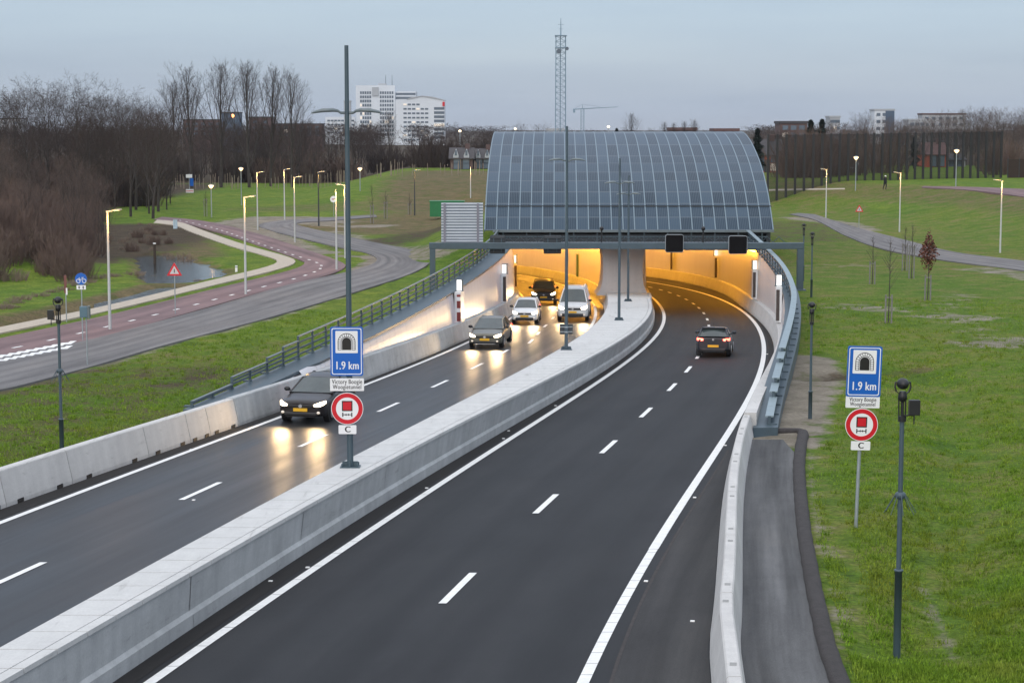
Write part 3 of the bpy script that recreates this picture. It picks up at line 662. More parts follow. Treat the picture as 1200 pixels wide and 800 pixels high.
# the right barrier: precast near blocks, then a cast wall under the steel ledge
def rtop(y): return CV['RB'](y)
rp = [(-a, h) for a, h in seg_profile(.86, .19, .24)]
rends = [ystation('RB', u, 0, 30, 64) if v else u for u, v in ((22.0, 0), (29.0, 0), (35.2, 0), (41.2, 0), (47.2, 0), (53.2, 0), (59.2, 0), (63.4, 0))]
rwords = ['precast barrier block turned outwards at the bottom of the picture right of the hard shoulder', 'nearest pale barrier block on the right, angled away from the road', 'pale barrier block right of the hard shoulder, beside the near end of the asphalt strip', 'second pale barrier block from the angled one on the right',
          'third pale barrier block from the angled one on the right', 'pale barrier block next to the inner end of the side strip', 'pale barrier block that meets the blue steel ledge on the right']
for i in range(7):
    y0, y1 = rends[i] + .02, rends[i+1] - .02
    t = thing('barrier_block', rwords[i], 'barrier', (float(RBx(y0)), y0, zrf(y0)), 0, 'precast barrier blocks along the right shoulder')
    mb = MB(); yy = np.linspace(y0, y1, 5)
    skew = lambda q: 0.0
    mb.loft([[(float(RBx(q)) + skew(q) + a - float(RBx(y0)), q - y0, zrf(q) - zrf(y0) + h) for a, h in rp] for q in yy])
    mb.build('concrete_body', M['concrete_light'], t, fix=True)
    for f in (.12, .88):
        q = y0 + f * (y1 - y0); mn = MB(); mn.obox((float(RBx(q)) + skew(q) + .295 - float(RBx(y0)), q - y0, zrf(q) - zrf(y0) + .862), heading(CV['RB'], q), .055, .09, .004); mn.build('lifting_slot', M['slot'] if 'slot' in M else M.setdefault('slot', mat('slot_grey', (.28, .28, .27), .9, .1)), t)
t = thing('cast_barrier', 'continuous concrete barrier at the foot of the right tunnel wall', 'barrier', (float(RBx(63.5)), 63.5, zrf(63.5)))
ox, oz = float(RBx(63.5)), zrf(63.5); mb = MB()
yy = np.concatenate([np.arange(63.45, 140, 1.5), np.arange(140, 246, 3)])
prf = [(-.0, -.05), (0, .1), (.03, .26), (.2, .90), (.24, .93), (.62, .93), (.62, -.05)]
mb.loft([[(float(CV['RB'](q)) + a - ox, q - 63.5, zrf(q) - oz + h) for a, h in prf] for q in yy]); mb.build('concrete_body', M['concrete_light'], t, fix=True)

# steel ledges on the wall tops, each carrying a stepped railing
def ledge(fn, sgn, y0, y1, inner, outer, label):
    t = thing('steel_ledge', label, 'ledge', (float(fn(y0)), y0, float(zcop(y0)))); mb = MB(); rings = []
    for q in np.arange(y0, y1 + .1, 1.5):
        x = float(fn(q)) - float(fn(y0)); z = float(zcop(q) - zcop(y0))
        i_ = inner(q)
        rings.append([(x + sgn*i_, q-y0, z-.10), (x + sgn*i_, q-y0, z), (x + sgn*outer, q-y0, z+.015), (x + sgn*outer, q-y0, z-.62), (x + sgn*(outer-.06), q-y0, z-.62), (x + sgn*(outer-.06), q-y0, z-.10)])
    mb.loft(rings); mb.build('ledge_plate', M['steel'], t, fix=True)
    return t
ledge(CV['LB'], -1, 66.6, 146, lambda q: .52 if q > 78 else .62, 1.70, 'dark blue steel ledge on top of the left tunnel wall')
t = ledge(CV['RB'], 1, 63.0, 140, lambda q: .52, 1.35, 'dark blue steel ledge on top of the right tunnel wall')
mb = MB(); mb.box(.54, 1.33, -.02, .06, -.60, -.02); mb.build('end_plate', M['steel'], t)

def railing(fn, off, y0, y1, steps, label, rails=4, hgt=.98, plate=.05, post_gap=2.0, mrail=None, wide=.05, sgn=1):
    x0 = float(fn(y0)) + off(y0); z0 = float(zcop(y0)); t = thing('steel_railing', label, 'railing', (x0, y0, z0))
    def top(q):
        for lim, h in steps:
            if q < lim: return h
        return hgt
    def pt(q, h): return (float(fn(q)) + off(q) - x0, q - y0, float(zcop(q)) - z0 + h)
    q = y0; 
    while q < y1:
        p = MB(); h = top(q + .01); hd = heading(fn, q)
        p.obox(Vector(pt(q, h / 2)), hd, .045, .03, h / 2); p.obox(Vector(pt(q, .03)) + Vector((sgn * .1, 0, 0)), hd, .16, .09, .03)
        p.build('post', M['steel'], t); q += post_gap
    for k in range(rails):
        r = MB(); f = (k + 1) / rails; qq = y0
        while qq < y1:
            e = min(qq + post_gap, y1); h = top(qq + .01) * f; last = k == rails - 1
            if h > .12:
                hw, hh = (wide, .025) if last else (.02, .035)
                a, b = Vector(pt(qq, h - hh)), Vector(pt(e, h - hh)); d = b - a
                r.add([a+Vector((-hw,0,-hh)), a+Vector((hw,0,-hh)), a+Vector((hw,0,hh)), a+Vector((-hw,0,hh)), b+Vector((-hw,0,-hh)), b+Vector((hw,0,-hh)), b+Vector((hw,0,hh)), b+Vector((-hw,0,hh))],
                      [(0,1,2,3),(7,6,5,4),(0,4,5,1),(1,5,6,2),(2,6,7,3),(3,7,4,0)])
            qq = e
        if r.v: r.build('top_rail' if k == rails - 1 else 'rail', mrail if (k == rails - 1 and mrail) else M['steel'], t)
    return t
railing(CV['LB'], lambda q: -1.62, 67.2, 145.5, [(70.5, .22), (73.3, .48), (75.5, .64), (78.5, .80)], 'stepped dark steel railing on the left tunnel wall ledge', mrail=M['steel_mid'] if 'steel_mid' in M else M.setdefault('steel_mid', mat('grey_green_steel', (.13, .16, .17), .4, .1, 2)), sgn=-1)
railing(CV['RB'], lambda q: float(np.interp(q, [62, 96, 111, 123, 140], [1.05, .98, .72, .47, .3])), 63.6, 139.5, [(66, .30), (69, .50), (72, .68), (75, .84)], 'stepped steel railing with broad pale top plate on the right tunnel wall ledge', mrail=M['steel_light'], wide=.14)

# ------------------------------------------------------------------ the tunnel behind the portal
tun = thing('road_tunnel', 'two bore road tunnel mouth glowing orange inside, below the solar roof', 'tunnel', (8, 139, 0))
M['tun'] = mat('tunnel_wall_panel', (.72, .70, .66), .32, .04, .6, stretch=(2, 2, .1))
def inner_wall(fn, off, sgn, y0, y1, name, face=M['tun'], top=4.35, dz=.85):
    mb = MB(); rings = []
    for q in np.arange(y0, y1, 2.0):
        x = float(fn(q)) + off; z = zrf(q)
        rings.append([(x-8, q-139, z+dz), (x+sgn*.10-8, q-139, z+top), (x+sgn*.5-8, q-139, z+top), (x+sgn*.5-8, q-139, z+dz)])
    mb.loft(rings); mb.build(name, face, tun, fix=True)
inner_wall(CV['RB'], .46, 1, 131.0, 246, 'bore_wall'); inner_wall(CV['LB'], -.46, -1, 146.2, 246, 'bore_wall')
inner_wall(CV['Lin'], 1.05, 1, 141.2, 246, 'bore_wall'); inner_wall(CV['Rin'], -1.05, -1, 141.2, 246, 'bore_wall')
for fn, s in ((CV['Lin'], 1), (CV['Rin'], -1)):             # low concrete kerb barrier inside
    mb = MB(); rings = []
    for q in np.arange(139.2, 246, 2.0):
        x = float(fn(q)) - 8; z = zrf(q); rings.append([(x+s*.62, q-139, z-.05), (x+s*.66, q-139, z+.25), (x+s*.85, q-139, z+.9), (x+s*1.08, q-139, z+.92), (x+s*1.08, q-139, z-.05)])
    mb.loft(rings); mb.build('bore_kerb', M['concrete'], tun, fix=True)
mb = MB(); rings = []
for q in np.arange(140.6, 246, 3):
    z = zrf(q) + 4.36; a, b = float(CV['LB'](q)) - 1.5 - 8, float(CV['RB'](q)) + 1.5 - 8
    rings.append([(a, q-139, z), (b, q-139, z), (b, q-139, z+.5), (a, q-139, z+.5)])
mb.loft(rings); mb.build('bore_ceiling', M['concrete'], tun, fix=True)
mb = MB(); mb.box(-30, 20, 245, 245.4, -14, 2); mb.build('end_wall', M['black'], tun)
# concave central pier
mb = MB(); rings = []
z0 = zrf(139) + .9; H = 3.8
for k in range(10):
    t = k / 9; fl = .20 * (2*t-1)**2 + .28 * max(0, 1 - t*3.5)**2
    L0, R0 = 6.62 - fl - 8, 9.48 + fl - 8
    rings.append([(L0, 0, z0+H*t), (R0, 0, z0+H*t), (R0+.25, 3.2, z0+H*t), (L0-.05, 3.2, z0+H*t)])
mb.loft(rings, smooth=False); M['pier'] = mat_concrete('pier_concrete', (.46, .44, .435), .08); mb.build('central_pier', M['pier'], tun, fix=True)
# lintel, dark services zone, light strips
mb = MB(); mb.box(-9.5, 9.6, 1.4, 2.2, 1.30, 2.05); mb.build('lintel', M['steel_dark'], tun)
M['strip'] = glow('tunnel_light', (1.0, .415, .04), 40.0)
M['strip_l'] = glow('tunnel_light_inner', (1.0, .43, .05), 62.0); M['strip_w'] = glow('portal_light', (1.0, .50, .10), 30.0)
def strip(fn, off, y0, y1, m=None, w=.16):
    mb = MB(); rings = []
    for q in np.arange(y0, y1, 2.0):
        x = float(fn(q)) + off - 8; z = zrf(q) + 4.22; rings.append([(x-w/2, q-139, z), (x+w/2, q-139, z), (x+w/2, q-139, z+.07), (x-w/2, q-139, z+.07)])
    mb.loft(rings); mb.build('light_strip', m or M['strip'], tun, fix=True)
strip(CV['RB'], .32, 133.5, 243); strip(CV['Lin'], .88, 142, 243, M['strip_l']); strip(CV['LB'], -.30, 147, 243, M['strip_l']); strip(CV['Rin'], -.88, 143, 243)
strip(lambda q: .5*(CV['Rin'](q)+CV['Rout'](q)), 0, 186, 243, w=.12); strip(lambda q: .5*(CV['Lin'](q)+CV['Lout'](q)), 0, 152, 243, w=.12)
# cover slab between the portal line and the right wall (the bore begins earlier on the right)
mb = MB(); rings = []
for q in (131.5, 134, 137, 140.5):
    z = zrf(q) + 4.38; a = np.interp(q, [131.5, 140.5], [12.0, 2.0]); rings.append([(a-8, q-139, z), (float(CV['RB'](q))+1.2-8, q-139, z), (float(CV['RB'](q))+1.2-8, q-139, z+.35), (a-8, q-139, z+.35)])
mb.loft(rings); mb.build('portal_slab', M['steel_dark'], tun, fix=True)

# emergency cabinets along the walls, each with a lit box on top
M['litbox'] = glow('lit_sign_white', (1, .98, .93), 1.05)
M['cab_red'] = mat('cabinet_red', (.22, .03, .025), .4, .1, 4); M['cab_white'] = mat('cabinet_white', (.72, .72, .72), .35, .04, 3); M['cab_dark'] = mat('cabinet_recess', (.06, .045, .04), .6, .1, 3)
def cabinet(fn, sgn, q, label, hcab=2.0, red=False):
    x = float(fn(q)) + sgn * .50; z = zrf(q) + 1.0; hd = heading(fn, q)
    t = thing('emergency_cabinet', label, 'emergency cabinet', (x, q, z), -hd, 'emergency cabinets along the tunnel walls')
    s = -sgn
    mb = MB(); mb.poly([(0, -.75), (s*.10, -.72), (s*.34, -.55), (s*.34, .55), (s*.10, .72), (0, .75)], 0, hcab, 'z'); mb.build('cabinet_body', M['cab_white'], t, fix=True)
    mb = MB(); mb.box(min(s*.06, s*.32), max(s*.06, s*.32), -.70, -.56, .12, hcab - .15); o = mb.build('cabinet_door', M['cab_red' if red else 'cab_dark'], t)
    if red:
        for zz in (.62, 1.25):
            mb = MB(); mb.box(min(s*.05, s*.33), max(s*.05, s*.33), -.71, -.555, zz, zz + .22); mb.build('reflector_band', M['white'], o)
    mb = MB(); mb.box(min(s*.02, s*.30), max(s*.02, s*.30), -.07, .07, hcab + .03, hcab + .63); b = mb.build('lit_box', M['litbox'], t)
    mb = MB(); mb.box(min(s*.0, s*.40), max(s*.0, s*.40), -.10, .10, hcab - .0, hcab + .03); mb.box(min(s*.0, s*.40), max(s*.0, s*.40), -.10, .10, hcab + .63, hcab + .67); mb.box(min(s*.30, s*.36), max(s*.30, s*.36), -.09, .09, hcab + .03, hcab + .63); mb.build('box_frame', M['steel'], b)
cabinet(CV['LB'], -1, ystation('LB', 537, -.4, 85, 135), 'white emergency cabinet with red door, farthest from the tunnel on the left wall', 1.75, True)
cabinet(CV['LB'], -1, ystation('LB', 590, -.4, 100, 145), 'white emergency cabinet with lit box on the left wall just outside the tunnel mouth', 1.9)
cabinet(CV['LB'], -1, 151.0, 'small lit emergency box just inside the left bore, at the wall edge', 1.9)
cabinet(CV['RB'], 1, ystation('RB', 915, .4, 106, 140), 'white emergency cabinet with lit box under the railing, outermost on the right wall', 2.0)
cabinet(CV['RB'], 1, ystation('RB', 886, .4, 118, 150), 'white emergency cabinet at the edge of the orange glow on the right wall', 2.0)
cabinet(CV['RB'], 1, ystation('RB', 840, .4, 140, 180), 'orange lit emergency cabinet inside the right bore, nearer the mouth', 2.0)
cabinet(CV['RB'], 1, ystation('RB', 787, .4, 160, 215), 'orange lit emergency cabinet deepest inside the right bore', 2.0)
t = thing('escape_door', 'green escape door in the orange wall deep inside the left bore', 'door', (float(CV['Lin'](178)) + 1.0, 178, zrf(178) + .9), -heading(CV['Lin'], 178))
mb = MB(); mb.box(-.06, .05, -.55, .55, 0, 2.1); mb.build('door_leaf', mat('door_green', (.03, .10, .04), .4, .1, 3), t); mb = MB(); mb.box(-.09, -.06, .3, .42, .95, 1.05); mb.build('handle', M['galv'], t)

# ------------------------------------------------------------------ solar roof: a quarter barrel of panel strips over the portal
PROF = [(140, 2.60), (141.2, 3.5), (142.6, 4.40), (144.0, 5.2), (145.8, 5.98), (147.8, 6.72), (150.2, 7.45), (153.2, 8.15), (156.6, 8.82), (160, 9.30), (163.5, 9.60), (168, 9.66), (174, 9.60)]
PP = resample([(0, a, b) for a, b in PROF], 61)
RZ = [2.6, 3.45, 4.4, 5.2, 6.0, 6.6, 7.25, 7.75, 8.6, 9.5, 20]
def cx0(y): return (568 - 600) * 140 / F + .022 * (y - 140)
WID = 338 * 140 / F; NS = 25
can = thing('solar_canopy', 'curved grey blue solar panel roof arching back over the tunnel mouth', 'solar roof', (8.5, 140, 2.6))
def mat_solar():
    m = bpy.data.materials.new('solar_glass'); m.use_nodes = True; nt = m.node_tree; b = nt.nodes['Principled BSDF']; L = nt.links.new
    uv = nn(nt, 'ShaderNodeUVMap'); sp = nn(nt, 'ShaderNodeSeparateXYZ'); L(uv.outputs[0], sp.inputs[0])
    def saw(o, k):
        a = nn(nt, 'ShaderNodeMath', operation='MULTIPLY'); L(o, a.inputs[0]); a.inputs[1].default_value = k
        f = nn(nt, 'ShaderNodeMath', operation='FRACT'); L(a.outputs[0], f.inputs[0]); return f.outputs[0], a.outputs[0]
    fx_, _ = saw(sp.outputs[0], 6.0)
    fy_, yy_ = saw(sp.outputs[1], 1.0)
    s1 = nn(nt, 'ShaderNodeMath', operation='LESS_THAN'); L(fx_, s1.inputs[0]); s1.inputs[1].default_value = .30
    s2 = nn(nt, 'ShaderNodeMath', operation='LESS_THAN'); L(fy_, s2.inputs[0]); s2.inputs[1].default_value = .06
    fl = nn(nt, 'ShaderNodeMath', operation='FLOOR'); L(yy_, fl.inputs[0])
    oi = nn(nt, 'ShaderNodeObjectInfo'); ad = nn(nt, 'ShaderNodeMath', operation='MULTIPLY_ADD'); L(fl.outputs[0], ad.inputs[0]); ad.inputs[1].default_value = 1.37
    rn = nn(nt, 'ShaderNodeMath', operation='MULTIPLY'); L(oi.outputs['Random'], rn.inputs[0]); rn.inputs[1].default_value = .6; L(rn.outputs[0], ad.inputs[2])
    wn_ = nn(nt, 'ShaderNodeTexWhiteNoise', noise_dimensions='1D'); L(ad.outputs[0], wn_.inputs['W'])
    tone = ramp(nt, wn_.outputs['Value'], [(0, (.009, .023, .042)), (1, (.040, .072, .110))])
    x = nn(nt, 'ShaderNodeMix', data_type='RGBA'); L(s1.outputs[0], x.inputs[0]); L(tone, x.inputs[6]); x.inputs[7].default_value = (.052, .082, .108, 1)
    y = nn(nt, 'ShaderNodeMix', data_type='RGBA'); L(s2.outputs[0], y.inputs[0]); L(x.outputs[2], y.inputs[6]); y.inputs[7].default_value = (.085, .11, .135, 1)
    L(y.outputs[2], b.inputs['Base Color']); b.inputs['Roughness'].default_value = .42; b.inputs['Specular IOR Level'].default_value = .25
    return m
M['solar'] = mat_solar(); M['rib'] = mat('pale_blue_rib', (.135, .19, .23), .45, .05, 2)
seam = min(range(61), key=lambda i: abs(PP[i].z - 4.4))                                                    # index of the dark seam line
def cstrip(x0, x1, i0, i1, lift, name, m, th=.05):
    vs, fs, uv = [], [], []
    for i in range(i0, i1 + 1):
        p = PP[i]; a = PP[max(i-1, 0)]; b = PP[min(i+1, len(PP)-1)]; d = (b - a).normalized(); nv = Vector((0, -d.z, d.y))
        for s, l in ((0, lift), (1, lift), (1, lift - th), (0, lift - th)):
            xx = cx0(p.y) + (x1 if s else x0); q = p + nv * l; vs.append((xx - 8.5, q.y - 140, q.z - 2.6)); uv.append((s, float(np.interp(p.z, RZ, range(11))) if p.y < 166 else 9 + .01 * i))
    n = i1 - i0 + 1
    for j in range(n - 1):
        for k in range(4): fs.append((j*4+k, j*4+(k+1)%4, (j+1)*4+(k+1)%4, (j+1)*4+k))
    fs += [(3,2,1,0), tuple((n-1)*4+k for k in range(4))]
    me = bpy.data.meshes.new(name); me.from_pydata(vs, [], fs); u = me.uv_layers.new(name='UVMap')
    for lp in me.loops: u.data[lp.index].uv = uv[lp.vertex_index]
    me.materials.append(m); o = bpy.data.objects.new(name, me); COL.objects.link(o); o.parent = can; return o
w_ = WID / NS
for k in range(NS):
    cstrip(k*w_ + .042, (k+1)*w_ - .042, 0, seam, 0, 'solar_panel', M['solar']); cstrip(k*w_ + .042, (k+1)*w_ - .042, seam, 60, .02, 'solar_panel', M['solar'])
for k in range(NS + 1): cstrip(k*w_ - .042, k*w_ + .042, 0, 60, .04, 'rib', M['rib'], .2)
mb = MB(); p = PP[seam]; mb.box(cx0(p.y) - 8.5 - .1, cx0(p.y) + WID - 8.5 + .1, p.y - 140.16, p.y - 139.9, p.z - 2.72, p.z - 2.60); mb.build('seam_bar', M['steel_dark'], can)
mb = MB(); mb.box(-9.9, 10.6, .0, .12, -.16, 0); mb.build('front_gutter', M['steel_mid'], can)
mb = MB()                                                   # dark service zone below the front edge: posts, cross beams, truss
for k in range(12): x = -9.2 + k * 1.72; mb.box(x, x + .10, .25, .40, -.95, -.1)
mb.box(-9.6, 10.2, .28, .38, -.55, -.45); mb.box(-9.6, 10.2, .28, .38, -.98, -.86)
for k in range(24): x = -9.2 + k * .86; mb.cyl((x, .33, -.9), (x + .43, .33, -.5), .03, n=4); mb.cyl((x + .43, .33, -.5), (x + .86, .33, -.9), .03, n=4)
mb.build('front_truss', M['steel'], can)
mb = MB(); mb.box(-9.8, 10.4, 2.0, 2.15, -1.2, 1.2); mb.build('back_screen', M['black'], can)
mb = MB(); mb.box(-9.75, -9.45, .4, 30, -2.2, -.1); mb.box(10.1, 10.4, .4, 30, -2.2, -.1); mb.build('side_beam', M['steel_dark'], can)
mb = MB(); mb.box(-9.6, 10.6, 33.4, 33.8, -2.2, 6.9); mb.build('rear_wall', M['steel_dark'], can)

# ------------------------------------------------------------------ gantry with its signs
GY = 121.0; px = GY / F
gx = lambda u: (u - 600) * px
gzz = lambda v: CAMZ - (v - VH) * px
gan = thing('sign_gantry', 'blue grey steel gantry beam across both carriageways in front of the tunnel', 'gantry', (6, GY, 0))
mb = MB(); mb.box(gx(503) - 6, gx(942) - 6, -.2, .2, gzz(291), gzz(283.5)); bevel(mb.build('beam', M['steel'], gan), .03)
mb = MB(); mb.box(gx(934.5) - 6, gx(942) - 6, -.19, .19, -.5, gzz(291)); mb.box(gx(932) - 6, gx(945) - 6, -.3, .3, -.35, -.12); bevel(mb.build('leg', M['steel'], gan), .03)
mb = MB(); mb.box(gx(503.5) - 6, gx(510) - 6, -.19, .19, -.4, gzz(291)); bevel(mb.build('leg', M['steel'], gan), .03)
mb = MB(); mb.box(gx(575) - 6, gx(872) - 6, .35, .95, gzz(285), gzz(283.6)); mb.build('walkway', M['steel_dark'], gan)
mb = MB()
for u in np.arange(575, 873, 4.2): mb.box(gx(u) - 6, gx(u) - 5.97, .36, .39, gzz(283.6), gzz(275))
for v in (275, 279.5): mb.box(gx(575) - 6, gx(872) - 6, .35, .40, gzz(v + .8), gzz(v))
mb.build('handrail', M['steel_dark'], gan)
M['matrix'] = mat('matrix_sign_face', (.008, .0075, .008), .85, .3, 30, spec=.1); M['sgrey'] = mat('pale_sign_frame', (.28, .31, .33), .45, .06, 2)
for u0, u1, v0, v1, lab in ((779, 800.5, 273.5, 294.5, 'square black matrix sign with pale frame on the gantry over the inner right lane'), (853, 875, 275, 296.5, 'square black matrix sign with pale frame on the gantry over the outer right lane')):
    t = thing('matrix_sign', lab, 'matrix sign', (gx((u0+u1)/2), GY - .45, gzz(v1)), 0, 'matrix signs on the gantry'); hw, h = (u1-u0)/2*px, (v1-v0)*px
    def rr(a, b, r, z0):
        return [(x_ + sx_*0, z_) for cx_, cz_, a0 in ((a-r, b-r, 0), (-a+r, b-r, 90), (-a+r, -b+r, 180), (a-r, -b+r, 270)) for sx_ in (0,) for (x_, z_) in [(cx_ + r*math.cos(math.radians(a0+d)), z0 + cz_ + r*math.sin(math.radians(a0+d))) for d in (0, 30, 60, 90)]]
    mb = MB(); mb.poly(rr(hw, h/2, .14, h/2), 0, .16); mb.build('housing', M['sgrey'], t, fix=True)
    mb = MB(); mb.poly(rr(hw - .032, h/2 - .032, .10, h/2), -.012, .02); mb.build('display', M['matrix'], t, fix=True)
    mb = MB(); mb.box(-.06, .06, .16, .26, .2, h - .1); mb.build('bracket', M['steel'], t)
for u0, u1, lab in ((574, 592, 'dark matrix sign seen from behind on the gantry over the outer left lane'), (637, 658, 'dark matrix sign seen from behind on the gantry over the inner left lane')):
    t = thing('matrix_sign', lab, 'matrix sign', (gx((u0+u1)/2), GY + .35, gzz(297)), 0, 'matrix signs on the gantry'); hw = (u1-u0)/2*px
    mb = MB(); mb.box(-hw, hw, 0, .22, 0, gzz(276) - gzz(297)); bevel(mb.build('housing', M['steel_dark'], t), .05)
    for s in (-.5, .5):
        mb = MB(); mb.box(s*hw - .03, s*hw + .03, -.12, 0, .1, .95); mb.build('bracket', M['steel'], t)
for u, lab in ((705, 'small black camera on the gantry above the central pier'), (824, 'small black camera on the gantry between the two matrix signs')):
    t = thing('gantry_camera', lab, 'camera', (gx(u), GY, gzz(283.5)), 0, 'cameras on the gantry'); h = gzz(268) - gzz(283.5)
    mb = MB(); mb.cyl((0,0,0), (0,0,h), .05, n=8); mb.build('pole', M['black'], t); mb = MB(); mb.ball((0, -.05, h + .06), .13, .18, .14); mb.build('housing', M['black'], t)
t = thing('direction_sign', 'back of a big ribbed pale metal direction sign standing on the gantry end', 'road sign', (gx(541.5), GY, gzz(289.5)), 0)
hw = 24.5 * px; h = gzz(237) - gzz(289.5); M['ribbed'] = mat('bare_sign_back', (.50, .54, .60), .45, .05, 1, metal=.15)
mb = MB(); mb.box(-hw, hw, .30, .33, 0, h); mb.build('back_sheet', mat('sign_back_shade', (.16, .20, .25), .5, .05, 1), t); mb = MB()  # sheet coloured darker than the ribs: shading between them put into the colour
for k in range(16): z = .06 + k * (h - .12) / 15; mb.box(-hw, hw, .235, .30, z - .055, z + .045)
mb.build('ribbed_panel', M['ribbed'], t)
for u in (521, 560):
    mb = MB(); x = gx(u) - gx(541.5); mb.box(x - .07, x + .07, .17, .235, -.1, h - .05); mb.build('support_post', mat('post_mauve', (.20, .20, .24), .5, .06, 2), t)
#@@FURN
# ------------------------------------------------------------------ light masts on the central barrier
def mast(u, v, vt, vw, halfw, y, label, r=.085):
    z0 = zrf(y) + 1.105; x = (u - 600) / F * y; px = y / F
    ht = CAMZ - (vt - VH) * px - z0; hw = CAMZ - (vw - VH) * px - z0
    t = thing('light_mast', label, 'light mast', (x, y, z0), 0, 'light masts on the central barrier')
    mb = MB(); mb.cyl((0,0,0), (0,0,ht), r, r * .62, 12); mb.build('pole', M['steel'], t)
    mb = MB(); mb.box(-.26, .26, -.2, .2, 0, .03)
    for sx in (-.2, .2):
        for sy in (-.14, .14): mb.cyl((sx, sy, .03), (sx, sy, .12), .025, n=6)
    for a in (0, 1): mb.box(-.2 if not a else -.012, .2 if not a else .012, -.012 if not a else -.17, .012 if not a else .17, .03, .16)
    mb.build('base_plate', M['steel'], t)
    for s in (-1, 1):                                       # flat drooping wing of the lamp
        mb = MB(); rings = []
        for f, w, th, dz in ((0, .05, .05, -.05), (.12, .06, .05, -.05), (.2, .12, .05, .0), (.35, .22, .07, .015), (.65, .23, .07, .005), (.88, .17, .05, -.025), (1.0, .06, .02, -.05)):
            xx = s * (r * .7 + f * halfw); zz = hw + dz
            rings.append([(xx, -w, zz), (xx, -w*.6, zz + th), (xx, w*.6, zz + th), (xx, w, zz), (xx, w*.6, zz - th*.4), (xx, -w*.6, zz - th*.4)])
        mb.loft(rings, smooth=True); mb.build('lamp_wing', M['steel_mid'], t, fix=True)
    return t
mast(408, 550, 55, 131, .86, 49.7, 'tall steel light mast carrying the blue tunnel sign')
mast(664, 414, 148, 187, .78, 86.5, 'second light mast, with a small sign board seen from behind')
mast(726, 374, 185, 213.5, .80, 107, 'slender light mast standing before the central pier')
mast(736.5, 351, 205, 226.5, .75, 127, 'farthest light mast, right beside the central pier foot')
t = thing('sign_board', 'grey back of a small sign board clamped on the second light mast', 'road sign', ((664 - 600) / F * 86.5, 86.5, zrf(86.5) + 1.8), 0)
mb = MB(); mb.box(-.30, .30, .10, .13, 0, .46); mb.build('panel', M['steel_dark'], t)
for z in (.12, .34):
    mb = MB(); mb.box(-.28, .28, .085, .10, z - .02, z + .02); mb.lathe((0, 0, z - .03), [(.09, 0), (.10, .01), (.10, .05), (.09, .06)], 12); mb.build('clamp', M['galv'], t)

# ------------------------------------------------------------------ tunnel signs
def text_mesh(s, size, name, parent, loc, m, space=1.0, bold=.0, align='CENTER', sx=1.0):
    c = bpy.data.curves.new(name, 'FONT'); c.body = s; c.size = size; c.align_x = align; c.align_y = 'CENTER'; c.space_character = space; c.space_line = .82
    o = bpy.data.objects.new(name, c); COL.objects.link(o); dg = bpy.context.evaluated_depsgraph_get(); dg.update()
    me = bpy.data.meshes.new_from_object(o.evaluated_get(dg)); bpy.data.objects.remove(o); me.name = name
    if bold:                                               # a heavier weight: the letters drawn twice, a hair apart
        import bmesh
        b_ = bmesh.new(); b_.from_mesh(me); m2 = me.copy(); m2.transform(Matrix.Translation((bold * 2, 0, .0006))); b_.from_mesh(m2); b_.to_mesh(me); b_.free(); bpy.data.meshes.remove(m2)
    me.transform(Matrix.Rotation(PI / 2, 4, 'X') @ Matrix.Diagonal((sx, 1, 1, 1))); me.materials.clear(); me.materials.append(m)
    q = bpy.data.objects.new(name, me); COL.objects.link(q); q.parent = parent; q.location = loc; return q
def rrect(hw, hh, r, n=5):
    return [(cx + r*math.cos(a0 + PI/2*k/n), cz + r*math.sin(a0 + PI/2*k/n)) for cx, cz, a0 in ((hw-r, hh-r, 0), (-hw+r, hh-r, PI/2), (-hw+r, -hh+r, PI), (hw-r, -hh+r, 1.5*PI)) for k in range(n + 1)]
def plate(parent, name, outline, y, th, m, dx=0, dz=0):
    mb = MB(); mb.poly([(a + dx, b + dz) for a, b in outline], y - th, y); return mb.build(name, m, parent, fix=True)
def disc(r, n=40): return [(r*math.cos(2*PI*i/n), r*math.sin(2*PI*i/n)) for i in range(n)]
